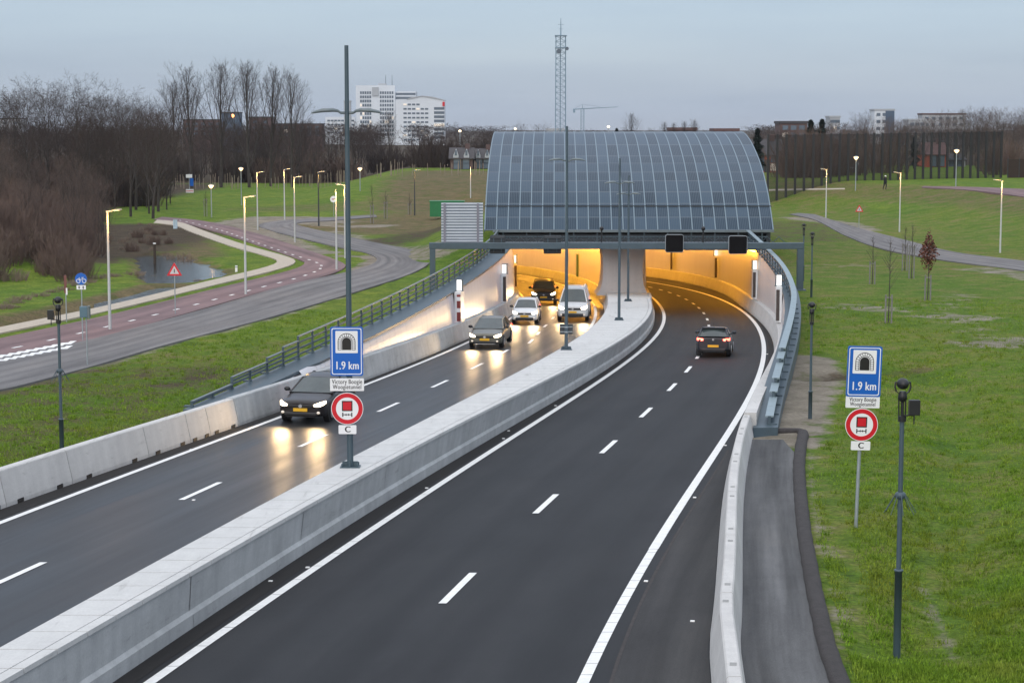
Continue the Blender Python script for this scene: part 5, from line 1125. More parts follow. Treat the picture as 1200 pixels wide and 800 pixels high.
#@@CARS
# ------------------------------------------------------------------ vehicles
M['hl'] = glow('headlight_glow', (1.0, .80, .50), 8.0); M['hl2'] = glow('headlight_glow_soft', (1.0, .86, .62), 9.0); M['tl'] = glow('tail_light_glow', (1.0, .07, .02), 7.0); M['fog'] = glow('fog_lamp', (1.0, .75, .45), .35)
M['rim'] = mat('alloy_rim', (.42, .43, .44), .3, .06, 6, metal=.7); M['chrome'] = mat('chrome_trim', (.6, .62, .64), .18, 0, metal=.9); M['plate_txt'] = M['sblack']
M['indicator'] = glow('amber_lamp', (1, .35, .03), 2.5)
def paint(name, c, r=.28): return mat(name, c, r + .07, .03, 2, coat=.25, spec=.35)
def car(label, name, cat, p, hd, body, Lc=4.2, W=1.78, H=1.48, hood=1.15, hb=.86, belt=.94, roof0=.80, roof1=3.45, tail=3.98, zl=.20, wr=.315, group='vehicles on the motorway', front=True, hl='hl', bumper=None, plate_on=True, kind='hatch', power=.75, badge=True, trim=None):
    """front at y=0 facing -Y, the body reaches back to y=Lc"""
    t = thing(name, label, cat, p, hd, group); w = W / 2; bm = bumper or body; tr = trim or M['black']
    cab0 = hood; rf = hood + roof0
    st = [(0.0, zl+.10, hb*.80, w*.70), (.05, zl+.03, hb*.88, w*.86), (.22, zl, hb*.94, w*.965), (.60, zl, hb*.985, w), (hood*.75, zl, hb*1.02, w), (hood+.15, zl, belt, w), (Lc*.45, zl, belt+.01, w), (Lc*.7, zl, belt+.03, w), (Lc-.5, zl, belt+.04, w*.985), (Lc-.16, zl+.03, belt+.03, w*.95), (Lc-.03, zl+.08, belt-.02, w*.88), (Lc, zl+.14, belt-.10, w*.80)]
    rings = []
    for y, a, b, h in st:
        m_ = a + (b - a) * .55
        half = [(h*.90, a), (h, a+.07), (h*1.0, m_), (h*.97, b-.10), (h*.90, b-.025), (h*.70, b+.005), (h*.30, b+.03)]
        rings.append([(x, y, z) for x, z in half] + [(-x, y, z) for x, z in reversed(half)])
    mb = MB(); mb.loft(rings, smooth=True); o = mb.build('body', body, t, fix=True); s = o.modifiers.new('sub', 'SUBSURF'); s.levels = 1; s.render_levels = 2
    # cabin: roof skin, pillars, glass
    zb, zt = belt - .02, H; wb, wt, wf = w*.90, w*.68, w*.70
    rf += .12; F0, F1, R0, R1 = (cab0, zb), (rf, zt - .115), (roof1, zt - .06), (tail, zb + .05)
    def bow(y0, y1): return None
    mb = MB(); rr = []
    for k in range(9):
        f = k / 8; y = rf - .04 + (roof1 + .06 - rf) * f; zc = zt - .10 + .10 * math.sin(PI * min(.10 + .62*f, 1)) if f < .7 else zt - .005 - .05 * ((f-.7)/.3) ** 1.5; ww = wf + (wt - wf) * f
        rr.append([(-ww, y, zc-.06), (-ww*.94, y, zc-.015), (-ww*.5, y, zc), (0, y, zc+.006), (ww*.5, y, zc), (ww*.94, y, zc-.015), (ww, y, zc-.06), (ww*.9, y, zc-.07), (-ww*.9, y, zc-.07)])
    mb.loft(rr, smooth=True); mb.build('roof', body, t, fix=True)
    nF = 7
    def panel(name, A, B, C_, D, m, bulge=Vector((0, 0, 0)), parent=t):
        mb = MB(); vs = []
        for j in range(5):
            v = j / 4
            for i in range(nF):
                u = i / (nF - 1); pt = Vector(A).lerp(Vector(B), u).lerp(Vector(D).lerp(Vector(C_), u), v); vs.append(pt + bulge * (4*u*(1-u)))
        mb.add(vs, [(j*nF+i, j*nF+i+1, (j+1)*nF+i+1, (j+1)*nF+i) for j in range(4) for i in range(nF-1)], 0, True); return mb.build(name, m, parent, fix=False)
    panel('windscreen', (-wb*.97, F0[0], F0[1]), (wb*.97, F0[0], F0[1]), (wf*.95, F1[0]+.02, F1[1]+.03), (-wf*.95, F1[0]+.02, F1[1]+.03), M['glass'], Vector((0, -.12, .02)))
    panel('rear_window', (wb*.92, R1[0], R1[1]), (-wb*.92, R1[0], R1[1]), (-wt*.92, R0[0], R0[1]+.01), (wt*.92, R0[0], R0[1]+.01), M['glass'] if kind != 'van' else body, Vector((0, .08, .02)))
    for sd in (-1, 1):
        ym = cab0 + (tail - cab0) * .50
        yt = rf + (roof1 - rf) * .42
        A, B = (sd*wb, cab0+.12, zb), (sd*wb, ym-.04, zb); C_, D = (sd*wt*1.01, yt-.02, zt-.09), (sd*wf, rf+.08, zt-.09)
        panel('side_window', *((A, B, C_, D) if sd > 0 else (B, A, D, C_)), M['glass'], Vector((sd*.015, 0, 0)))
        A, B = (sd*wb, ym+.05, zb), (sd*wb*.97, tail-.12, zb+.03); C_, D = (sd*wt, roof1-.05, zt-.09), (sd*wt*1.01, yt+.06, zt-.09)
        panel('side_window', *((A, B, C_, D) if sd > 0 else (B, A, D, C_)), M['glass'] if kind != 'van' else body, Vector((sd*.015, 0, 0)))
        mb = MB()
        for (a, b, r) in (((sd*wb*.985, F0[0]-.02, F0[1]-.03), (sd*wf*.97, F1[0], F1[1]+.01), .045), ((sd*wb*.985, ym, zb-.02), (sd*wt, yt+.02, zt-.07), .04), ((sd*wb*.95, R1[0]-.03, R1[1]-.05), (sd*wt*.97, R0[0], R0[1]), .07), ((sd*wf*.985, F1[0], F1[1]+.005), (sd*wt*.985, R0[0], R0[1]+.0), .035)): mb.cyl(a, b, r, r, 7)
        mb.build('pillar', body, t)
        mb = MB(); mb.ball((sd*(w+.09), cab0+.22, belt+.06), .12, .075, .085, 10, 6); mb.cyl((sd*(w*.9), cab0+.28, belt-.01), (sd*(w+.05), cab0+.24, belt+.02), .025, n=6); mb.build('mirror', tr if kind != 'rear' else body, t)
        for yw in (.82 if kind != 'van' else .92, Lc - .80):
            cx_ = sd*(w - .09)
            mb = MB(); mb.lathe((cx_ - sd*.02, yw, wr), [(wr+.065, -.10), (wr+.065, .112*1)], 24, axis='x'); mb.build('wheel_arch', M['black'], t)
            tw = MB(); tw.lathe((cx_, yw, wr), [(wr*.66, -.10), (wr*.94, -.105), (wr, -.08), (wr, .08), (wr*.94, .115), (wr*.66, .118)], 24, axis='x'); wh = tw.build('wheel', M['rubber'], t)
            rm = MB(); xo = cx_ + sd*.108
            rm.lathe((xo, yw, wr), [(wr*.62, -.012), (wr*.66, .014)], 20, axis='x')
            for k in range(5):
                a = 2*PI*k/5; rm.obox((xo + sd*.012, yw + math.cos(a)*wr*.33, wr + math.sin(a)*wr*.33), 0, .012, .045, .045)
            rm.build('rim', M['rim'], wh)
    # front
    mb = MB(); mb.box(-w*.56, w*.56, -.028, .10, hb*.66, hb*.78); bevel(mb.build('grille', M['black'], t), .02)
    mb = MB(); mb.box(-w*.70, w*.70, -.034, .12, zl+.06, hb*.47); bevel(mb.build('air_intake', M['black'], t), .04)
    mb = MB(); mb.box(-w*.62, w*.62, -.046, -.02, zl+.035, zl+.06); mb.build('lower_lip', M['chrome'] if kind == 'sedan' else tr, t)
    for sd in (-1, 1):
        mb = MB(); mb.loft([[(sd*w*a, y, hb*z0), (sd*w*a, y, hb*z1), (sd*w*a, y+.12, hb*z1+.02), (sd*w*a, y+.12, hb*z0)] for a, y, z0, z1 in ((.54, -.025, .72, .78), (.64, -.012, .70, .82), (.78, .025, .70, .86), (.88, .10, .74, .88), (.94, .24, .80, .89))], smooth=False)
        mb.build('headlight', M[hl] if front else M['glass'], t, fix=True)
        mb = MB(); mb.ball((sd*w*.74, -.02, zl+.19), .065, .03, .05, 10, 6); mb.build('fog_lamp', M['fog'], t)
    mb = MB(); mb.box(-.26, .26, -.06, -.03, hb*.50, hb*.50+.115); mb.build('number_plate', M['yellow'], t)
    if badge: mb = MB(); mb.lathe((0, -.052, hb*.72), [(.068, 0), (.07, .01), (.07, .03)], 16, axis='y'); mb.build('badge', M['chrome'], t)
    # rear
    for sd in (-1, 1):
        mb = MB(); mb.loft([[(sd*w*a, Lc+y, z0), (sd*w*a, Lc+y, z1), (sd*w*a, Lc+y-.14, z1), (sd*w*a, Lc+y-.14, z0)] for a, y, z0, z1 in ((.58, .02, belt-.17, belt-.08), (.72, .0, belt-.20, belt-.06), (.86, -.05, belt-.20, belt-.05), (.97, -.22, belt-.17, belt-.05))]); mb.build('tail_light', M['tl'], t, fix=True)
    mb = MB(); mb.box(-.27, .27, Lc-.04, Lc+.03, zl+.26, zl+.375); mb.build('number_plate', M['yellow'], t)
    mb = MB(); mb.box(-w*.72, w*.72, Lc-.12, Lc+.012, zl+.03, zl+.20); bevel(mb.build('rear_bumper', M['black'], t), .04)
    if badge: mb = MB(); mb.lathe((0, Lc-.02, belt-.12), [(.06, 0), (.06, .04)], 14, axis='y'); mb.build('badge', M['chrome'], t)
    if front:
        for sd in (-1, 1): lamp('SPOT', (sd*w*.72, -.12, hb*.78), 430*power, (1, .66, .32), t, .28, math.radians(88), (math.radians(89.6), 0, PI - .17), 1.0)
    return t
def ride(fn, u, v, back=False):
    p = onroad(u, v); h = heading(fn, p.y); return Vector((p.x, p.y, p.z + .012)), -h
p, a = ride(LDASH, 352.5, 496)
car('dark brown hatchback with lit headlights beside the left blue sign', 'hatchback_car', 'car', p, a - .02, paint('aubergine_paint', (.012, .009, .010)), 4.2, 1.80, 1.47, 1.25, .86, .97, power=.75)
p, a = ride(LDASH, 568, 408.5)
t = car('dark olive sedan with chrome lip and bright headlights in the outer left lane', 'sedan_car', 'car', p, a, mat('olive_paint', (.13, .125, .10), .32, .04, 2, metal=.35, coat=.3), 4.55, 1.80, 1.46, 1.25, .84, .95, .95, 3.3, 4.25, kind='sedan', bumper=None)
p, a = ride(LDASH, 614.5, 380)
car('small white hatchback following the olive sedan', 'city_car', 'car', p, a, paint('white_paint', (.74, .75, .76)), 3.55, 1.64, 1.48, .85, .90, .98, .72, 3.1, 3.45, hl='hl2', wr=.29)
p, a = ride(LDASH, 671, 377)
t = car('white delivery van with lit headlights in the inner left lane', 'delivery_van', 'van', p, a, paint('van_white', (.60, .61, .62)), 4.95, 1.98, 2.02, .95, 1.12, 1.22, .72, 4.75, 4.92, zl=.25, wr=.34, hl='hl2', kind='van')
mb = MB()
for sd in (-1, 1): mb.box(sd*.62-.03, sd*.62+.03, 2.0, 4.5, 2.02, 2.09)
mb.box(-.62, .62, 2.0, 2.06, 2.07, 2.11); mb.build('roof_rail', M['white'], t)
p, a = ride(LDASH, 637, 357.5)
car('dark sport utility car with glaring headlights leaving the orange left bore', 'suv_car', 'car', p, a, paint('suv_paint', (.018, .018, .02)), 4.6, 1.88, 1.72, 1.1, 1.05, 1.14, .75, 3.9, 4.45, zl=.26, wr=.36, hl='hl2')
p, a = ride(CV['Rd'], 835.5, 419)
q = car('dark hatchback with red tail lights driving away towards the right bore', 'hatchback_car', 'car', (0,0,0), 0, paint('slate_paint', (.022, .027, .034)), 4.0, 1.70, 1.41, 1.15, .84, .96, front=False, kind='rear')
q.rotation_euler = (0, 0, a + PI); off = Matrix.Rotation(a + PI, 4, 'Z') @ Vector((0, 4.0, 0)); q.location = (p.x - off.x, p.y - off.y, zrf(p.y + 2) + .012); q.rotation_euler.x = .03
mb = MB(); mb.box(-.58, .58, 3.42, 3.66, 1.385, 1.415); mb.build('spoiler', bpy.data.materials['slate_paint'], q); mb = MB(); mb.cyl((0, 3.3, 1.42), (0, 3.6, 1.66), .012, .006, 5); mb.build('aerial', M['black'], q)
lamp('POINT', (-.62, 4.25, .85), 5, (1, .08, .03), q, .05); lamp('POINT', (.62, 4.25, .85), 5, (1, .08, .03), q, .05)

# ------------------------------------------------------------------ the walker on the bank
p = hit(1037, 222.5); sk = bpy.data.meshes.new('person')
jt = dict(pel=(0,0,.95), ch=(0,-.02,1.30), nk=(0,-.02,1.47), hd=(0,-.05,1.60), top=(0,-.05,1.70), ls=(.19,0,1.40), le=(.27,.10,1.14), lh=(.26,-.02,.92), lf=(.26,-.06,.86), rs=(-.19,0,1.40), re=(-.27,-.10,1.14), rh=(-.25,-.22,.95), rf=(-.25,-.27,.90), lk=(.11,-.14,.52), la=(.11,.0,.10), lt=(.11,-.16,.05), rk=(-.11,.06,.50), ra=(-.11,.24,.13), rt=(-.11,.10,.05), lhp=(.10,0,.90), rhp=(-.10,0,.90))
ed = [('pel','ch'),('ch','nk'),('nk','hd'),('hd','top'),('ch','ls'),('ls','le'),('le','lh'),('lh','lf'),('ch','rs'),('rs','re'),('re','rh'),('rh','rf'),('pel','lhp'),('lhp','lk'),('lk','la'),('la','lt'),('pel','rhp'),('rhp','rk'),('rk','ra'),('ra','rt')]
nm_ = list(jt); sk.from_pydata([jt[k] for k in nm_], [(nm_.index(a), nm_.index(b)) for a, b in ed], [])
rad = dict(pel=.17, ch=.19, nk=.07, hd=.10, top=.085, ls=.09, rs=.09, le=.06, re=.06, lh=.045, rh=.045, lf=.035, rf=.035, lk=.075, rk=.075, la=.05, ra=.05, lt=.04, rt=.04, lhp=.12, rhp=.12)
o = bpy.data.objects.new('person', sk); COL.objects.link(o); sm_ = o.modifiers.new('skin', 'SKIN'); sb = o.modifiers.new('sub', 'SUBSURF'); sb.render_levels = 1
for i, k in enumerate(nm_): sk.skin_vertices[0].data[i].radius = (rad[k], rad[k])
sk.skin_vertices[0].data[0].use_root = True
sk.materials.append(mat('dark_coat', (.014, .014, .017), .9, .2, 8)); o.location = p; o.rotation_euler = (0, 0, .5)
tag(o, 'walker in dark coat and trousers with pale cap, on the bank before the dark screen', 'person')
mb = MB(); mb.ball((0, -.055, 1.69), .115, .125, .075, 10, 6); mb.ball((0, -.16, 1.66), .07, .06, .012, 8, 4); c = mb.build('cap', M['white'], o)
mb = MB(); mb.ball((0, -.10, 1.595), .075, .07, .085, 10, 6); mb.build('face', mat('skin', (.40, .24, .17), .6, .05, 8), o)
#@@TREES
# ------------------------------------------------------------------ bare winter trees
def tube(V_, F_, p0, p1, r0, r1, n=3):
    d = (p1 - p0); 
    if d.length < 1e-5: return
    d.normalize(); a = d.orthogonal().normalized(); b = d.cross(a); o = len(V_)
    for p, r in ((p0, r0), (p1, r1)):
        for i in range(n):
            t = 2*PI*i/n; V_.append(tuple(p + a*(r*math.cos(t)) + b*(r*math.sin(t))))
    for i in range(n): F_.append((o+i, o+(i+1) % n, o+n+(i+1) % n, o+n+i))
def tree_meshes(seed, H, ang=(45, 42, 45, 48), lens=(.50, .50, .48, .5), cnt=(13, 8, 7, 4), first=.25, env='oval', r0=None, twig=.02, up=.10, wob=.05):
    """trunk mesh and crown mesh of one bare tree of height H; ang = how far each order of branch leans off its parent"""
    r = random.Random(seed); TV, TF, CV_, CF = [], [], [], []; r0 = r0 or H * .014
    def grow(p, d, L_, rad, lvl):
        segs = (5, 4, 3, 2, 1)[lvl]; pts = [p.copy()]; q = p.copy(); dd = d.copy()
        for s in range(segs):
            q = q + dd * (L_/segs); pts.append(q.copy())
            dd = (dd + Vector((r.gauss(0,1), r.gauss(0,1), r.gauss(0,.6))) * wob * (.5 if lvl == 0 else 1.3) + Vector((0,0,up * (lvl > 0)))).normalized()
        VV, FF = (TV, TF) if lvl <= 1 else (CV_, CF)
        for s in range(segs):
            a = rad * (1 - .82*s/segs); b = rad * (1 - .82*(s+1)/segs); tube(VV, FF, pts[s], pts[s+1], max(a, twig*.5), max(b, twig*.4), 6 if lvl == 0 else (4 if lvl == 1 else 3))
        if lvl >= 4: return
        n = cnt[lvl]; lo = first if lvl == 0 else .22; az = r.uniform(0, 6.28)
        for k in range(n):
            f = min(lo + (1 - lo) * (k + .9*r.random()) / n, .99); s = min(int(f*segs), segs-1); b = pts[s].lerp(pts[s+1], f*segs - s); pd = (pts[s+1]-pts[s]).normalized()
            az += 2.4 + r.uniform(-.5, .5); side = Matrix.Rotation(az, 3, pd) @ pd.orthogonal().normalized()
            th = math.radians(ang[lvl] * r.uniform(.7, 1.25)) * (1 - .35 * f * (lvl == 0)); nd = pd * math.cos(th) + side * math.sin(th)
            if lvl > 0 and nd.z < -.1: nd.z *= .3
            nd.normalize()
            if lvl == 0: l = H * lens[0] * ((math.sin(PI * min(.18 + .78*(f-lo)/(1-lo), 1)) ** .8 + .12) if env == 'oval' else (1.12 - f) * 1.05) * r.uniform(.8, 1.12)
            else: l = L_ * lens[lvl] * (1.12 - .55*f) * r.uniform(.7, 1.2)
            grow(b, nd, l, rad * (1 - .75*f) * (.50 if lvl == 0 else .55), lvl + 1)
    grow(Vector((0,0,-.3)), Vector((r.uniform(-.04,.04), r.uniform(-.04,.04), 1)), H * (.86 if env == 'oval' else .80), r0, 0)
    zmax = max(max(v[2] for v in CV_), max(v[2] for v in TV)); k = H / zmax
    def mk(nm, V_, F_, m):
        me = bpy.data.meshes.new(nm); me.from_pydata([(a*k, b*k, c*k) for a, b, c in V_], [], F_); me.materials.append(m); me.update(); return me
    return mk('trunk', TV, TF, M['bark_dark']), mk('crown', CV_, CF, M['twig_dark'])
M['bark_dark'] = mat('dark_bark', (.045, .037, .032), .95, .3, 1.5); M['twig_dark'] = mat('dark_twigs', (.044, .030, .025), .95, .3, .25); M['twig_red'] = mat('red_brown_twigs', (.125, .085, .068), .95, .3, .3); M['twig_pale'] = mat('pale_twigs', (.22, .17, .13), .95, .3, .4)
KIND = {}
for k in range(4): KIND['oak', k] = tree_meshes(20+k, 16, cnt=(12, 7, 6, 4), twig=.0185)
for k in range(3): KIND['poplar', k] = tree_meshes(40+k, 22, (19, 24, 28, 34), (.62, .44, .46, .5), (14, 9, 7, 4), .16, 'fan', r0=.26, twig=.0135, up=.06, wob=.03)
for k in range(3): KIND['thin', k] = tree_meshes(60+k, 12, (34, 36, 40, 44), (.46, .5, .48, .5), (12, 7, 6, 3), .08, 'oval', r0=.12, twig=.016)
M['twig_mid'] = mat('brown_twigs', (.098, .070, .058), .95, .3, .25)
for k in range(3):
    for a in ('oak', 'thin'):
        q_ = [me.copy() for me in KIND[a, k]]; q_[1].materials[0] = M['twig_mid']; KIND[a + '_pale', k] = q_
proto = {}
def tree(kind, k, x, y, H, label, group, rz=None, z=None, name='bare_tree', cat='tree'):
    base = {'oak': 16, 'poplar': 22, 'thin': 12}[kind.split('_')[0]]; s = H / base
    if (kind, k) not in proto:
        t = thing(name, label, cat, (x, y, 0), 0, group); a, b = KIND[kind, k]
        for nm, me in (('trunk', a), ('crown', b)):
            o = bpy.data.objects.new(nm, me); COL.objects.link(o); o.parent = t
        proto[kind, k] = t
    else: t = dup(proto[kind, k], label=label, group=group)
    t.name = name; t.location = (x, y, (gz(x, y) if z is None else z) - .1); t.rotation_euler = (0, 0, rnd.uniform(0, 6.28) if rz is None else rz); t.scale = (s, s, s) if kind != 'oak' else (s*1.1, s*1.1, s); return t
def topv(y, v): return CAMZ + (VH - v) * y / F
# poplars standing clear against the sky
for i, (u, v, y, k, lab) in enumerate(((206, 92, 335, 2, 'smaller bare poplar at the outer end of the tall poplar row'), (226, 70, 330, 0, 'tall bare poplar with forked trunk, first of the dense poplar row from the wood'), 
      (260, 67, 332, 1, 'tallest bare poplar, second in the row behind the lawn lamps'), (293, 68, 330, 2, 'tall bare poplar above the blue distant building, third in the row'), (318, 72, 338, 0, 'narrow bare poplar close behind the fourth poplar'), (343, 79, 334, 1, 'broad bare poplar at the mast end of the row'))):
    x = (u - 600) / F * y; tree('poplar', k, x, y, topv(y, v) - gz(x, y), lab, 'tall bare poplars behind the lawn', rz=i*1.3, name='poplar')
# the dense dark wood on the left
r = random.Random(3)
for i, (u, v, y) in enumerate(((4, 88, 250), (22, 94, 265), (40, 90, 240), (57, 84, 255), (74, 92, 270), (92, 80, 245), (108, 96, 262), (128, 92, 250), (140, 100, 275), (160, 104, 240), (172, 108, 262), (186, 112, 236), (14, 100, 285), (50, 98, 290), (82, 100, 295), (118, 104, 290), (150, 110, 292), (176, 118, 285), (-14, 86, 245), (-30, 92, 262), (-48, 88, 250))):
    x = (u - 600) / F * y; tree('oak', i % 4, x, y, topv(y, v) - gz(x, y), 'bare dark tree crowded in the dense wood beyond the brown bushes', 'dense bare wood beyond the bushes')
for i in range(44):
    u = r.uniform(-40, 205); y = r.uniform(222, 300); x = (u - 600) / F * y; v = r.uniform(128, 160) if u < 150 else r.uniform(118, 165)
    tree('thin', i % 3, x, y, topv(y, v) - gz(x, y), 'thin dark undergrowth tree among the trunks of the dense wood', 'undergrowth trees of the dense wood')
tree('oak', 2, *atd(178, 200, 218)[:2], topv(218, 112), 'bare dark tree with two heavy trunks at the wood corner beside the footpath', 'dense bare wood beyond the bushes', rz=.4)
tree('oak', 1, *atd(152, 200, 222)[:2], topv(222, 118), 'bare dark tree at the wood edge next to the two trunked one', 'dense bare wood beyond the bushes', rz=2.4)
# the lower wood that runs behind the lawn and hill
for i in range(84):
    u = r.uniform(188, 575); y = r.uniform(345, 440); x = (u - 600) / F * y; v = r.uniform(136, 168) if u < 440 else r.uniform(158, 180)
    tree(('thin', 'oak')[i % 2], (i // 2) % 3, x, y, max(topv(y, v) - gz(x, y), 4), 'bare brown tree in the low wood running behind the lawn and the hill', 'low bare wood behind the lawn')
for i in range(26):
    u = r.uniform(186, 385); y = r.uniform(350, 420); x = (u - 600) / F * y
    tree('thin', i % 3, x, y, topv(y, r.uniform(134, 150)) - gz(x, y), 'bare brown tree in the low wood running behind the lawn and the hill', 'low bare wood behind the lawn')
for u, v, y, kd, lab in ((457, 128, 420, 'poplar', 'slim bare tree standing before the white tower of the hospital'), (492, 147, 430, 'oak', 'round bare tree standing before the lower hospital wing'), (446, 140, 400, 'oak', 'pale barked bare tree left of the slim one at the hospital'), (540, 158, 470, 'oak', 'broad bare tree behind the gabled houses'), (560, 160, 475, 'oak', 'broad bare tree nearest the solar roof behind the gabled houses')):
    x = (u - 600) / F * y; tree(kd, 1, x, y, topv(y, v) - gz(x, y), lab, 'bare trees before the hospital')
# trees on the skyline over the canopy and beyond the screen
for u, v, y, kd, lab in ((606, 140, 480, 'oak', 'round bare tree on the skyline left of the lattice mast'), (632, 140, 485, 'oak', 'round bare tree on the skyline touching the lattice mast'), (741, 130, 500, 'poplar', 'slim dark tree on the skyline above the middle of the solar roof'), (734, 146, 500, 'thin', 'low bush tree at the foot of the slim skyline tree'), (777, 141, 520, 'poplar', 'small pointed skyline tree left of the red roofed houses'), (789, 142, 520, 'poplar', 'small pointed skyline tree in front of the red roofed houses'), (800, 140, 520, 'poplar', 'small pointed skyline tree right of the red roofed houses'), (812, 138, 520, 'poplar', 'tallest of the small pointed skyline trees'), (761, 148, 510, 'thin', 'low round skyline bush above the solar roof'), (664, 148, 520, 'thin', 'low skyline thicket right of the lattice mast'), (690, 149, 520, 'thin', 'low skyline thicket under the crane')):
    x = (u - 600) / F * y; tree(kd, 0 if kd != 'thin' else 2, x, y, topv(y, v) - gz(x, y), lab, 'small skyline trees')
for i in range(66):
    u = 880 + i * 5.6 + r.uniform(-3, 3); y = r.uniform(330, 470); x = (u - 600) / F * y; v = r.uniform(142, 160) if u < 985 else (r.uniform(133, 152) if u < 1080 else r.uniform(122, 145))
    tree('oak_pale' if i % 3 else 'thin_pale', i % 3, x, y, topv(y, v) - gz(x, y), 'bare brown tree in the wood behind the dark screen', 'bare wood behind the dark screen')
for u, v, y, lab in ((1008, 127, 420, 'tall bare tree rising above the screen left of the far white tower'), (1143, 122, 400, 'tall bare tree above the screen at its outer half'), (1186, 128, 380, 'tall bare tree beyond the outer end of the screen')):
    x = (u - 600) / F * y; tree('oak', 3, x, y, topv(y, v) - gz(x, y), lab, 'bare wood behind the dark screen')
# the far wood, one mass
far = []
for i in range(330):
    u = r.uniform(-90, 1290); y = r.uniform(520, 1000) if i < 230 else r.uniform(1250, 2600); far.append(((u - 600) / F * y, y, r.uniform(8, 13) * (1 if not 580 < u < 880 else .72)))
fm = tree_meshes(99, 12, (45, 45, 45, 45), (.6, .6, .55, .6), (9, 5, 4, 2), .06, 'oval', r0=.2, twig=.07); fv = np.array([v.co[:] for me in fm for v in me.vertices]); ff = [tuple(p.vertices) for p in fm[0].polygons] + [tuple(i + len(fm[0].vertices) for i in p.vertices) for p in fm[1].polygons]
V_, F_ = [], []
for i, (x, y, h) in enumerate(far):
    a = i * 2.4; c, s = math.cos(a), math.sin(a); q = fv * (h / 12); q = np.stack([q[:,0]*c - q[:,1]*s + x, q[:,0]*s + q[:,1]*c + y, q[:,2]], 1) * np.array([1, 1, 1]); q[:, 0] = x + (q[:, 0]-x) * (1.6 if y < 1100 else 4.0)
    o = len(V_); V_ += [tuple(p) for p in q.tolist()]; F_ += [tuple(k + o for k in f) for f in ff]
me = bpy.data.meshes.new('far_woodland'); me.from_pydata(V_, [], F_); me.materials.append(M['twig_dark']); o = bpy.data.objects.new('far_woodland', me); COL.objects.link(o); tag(o, 'far bare woodland along the horizon', 'woodland', kind='stuff')
# brown bushes and reeds on the left, conifers and evergreen shrubs
def bush_mesh(seed, R_, H, n, m, tw=.016):
    q = random.Random(seed); V_, F_ = [], []
    for i in range(n):
        a = q.uniform(0, 6.28); f = math.sqrt(q.random()) * R_ * .92; b = Vector((f*math.cos(a), f*math.sin(a), -.2)); d = Vector((math.cos(a)*f/R_*.35 + q.uniform(-.32,.32), math.sin(a)*f/R_*.35 + q.uniform(-.32,.32), 1)).normalized(); l = H * q.uniform(.5, 1.0) * (1.05 - .6*(f/R_)**2)
        p = b
        for s in range(3):
            e = p + d * (l/3); tube(V_, F_, p, e, tw*(1.3-.35*s), tw*(1-.3*s)); 
            for k in range(5):
                dd = (d + Vector((q.uniform(-1,1), q.uniform(-1,1), q.uniform(-.2,.6)))*.75).normalized(); tube(V_, F_, p.lerp(e, q.random()), e + dd*l*.2, tw*.7, tw*.4)
            p = e; d = (d + Vector((q.uniform(-1,1), q.uniform(-1,1), .1))*.22).normalized()
    me = bpy.data.meshes.new('stems'); me.from_pydata(V_, [], F_); me.materials.append(m); return me
BM = [bush_mesh(1, 2.4, 4.2, 95, M['twig_red'], .021), bush_mesh(2, 2.8, 3.4, 190, M['twig_dark'], .024), bush_mesh(3, 2.2, 2.0, 100, M['twig_pale'], .017), bush_mesh(4, 2.7, 4.8, 90, M['twig_red'], .021)]
def bush(k, x, y, s, label, group, cat='bush', name='bush', sz=1.0):
    o = bpy.data.objects.new(name, BM[k]); COL.objects.link(o); o.location = (x, y, gz(x, y) - .05); o.rotation_euler = (0, 0, rnd.uniform(0, 6.28)); o.scale = (s, s, s*sz); return tag(o, label, cat, group)
for i in range(150):
    f = i / 150; y = 128 + 100 * r.random() ** 1.1; lo, hi = -45, 128 + (y - 128) * .12
    lim = 92 if y < 150 else 112
    u = r.uniform(-50, min(lim, hi)); x = (u - 600) / F * y
    bush((0, 2, 3, 0)[i % 4] if y > 150 else (2, 0, 2, 3)[i % 4], x, y, r.uniform(.32, .72), 'brown leafless bush in the thicket above the left meadow' if y > 150 else 'pale brown leafless bush along the lower edge of the thicket above the meadow', 'brown thicket above the left meadow' if y > 150 else 'lower edge of the brown thicket')
for i in range(58):
    if i < 30: u, y, gl, lb = r.uniform(-40, 165), r.uniform(246, 300), 'dark undergrowth of the dense wood', 'dark leafless bush in the undergrowth of the dense wood'
    elif i < 44: u, y, gl, lb = r.uniform(190, 575), r.uniform(352, 400), 'undergrowth of the low wood', 'dark leafless bush at the foot of the low wood behind the lawn'
    else: u, y, gl, lb = (r.uniform(965, 1200) if i < 51 else r.uniform(928, 985)), (r.uniform(282, 330) if i < 51 else r.uniform(266, 290)), 'bushes behind the dark screen', 'dark leafless bush showing through the dark screen'
    bush((1, 1, 0)[i % 3] if i < 44 else 0, (u - 600) / F * y, y, r.uniform(1.2, 1.9), lb, gl)
for u, v, s, lab in ((212, 303, .55, 'pale straw coloured reed clump on the far pond bank'), (220, 306, .45, 'smaller straw coloured reed clump beside the pond'), (245, 324, .30, 'low straw coloured reed clump at the narrow tip of the pond'), (190, 333, .24, 'low straw coloured reed clump at the pond corner nearest the footpath'), (232, 329, .2, 'tiny straw coloured reed clump between the pond and the footpath')):
    p = at(u, v, -.4); bush(2, p.x, p.y, s, lab, 'reeds around the pond', 'reeds', 'reed_clump', .8)
for i in range(16):
    f = i / 15; p = at(-5 + f*185, 366 - f*44 - 8*math.sin(f*3), -.3); bush(2, p.x + r.uniform(-.5,.5), p.y + r.uniform(-1,1), r.uniform(.26, .4), 'low withered reed tuft along the ditch below the meadow', 'withered reeds along the ditch', 'reeds', 'reed_clump', .55)
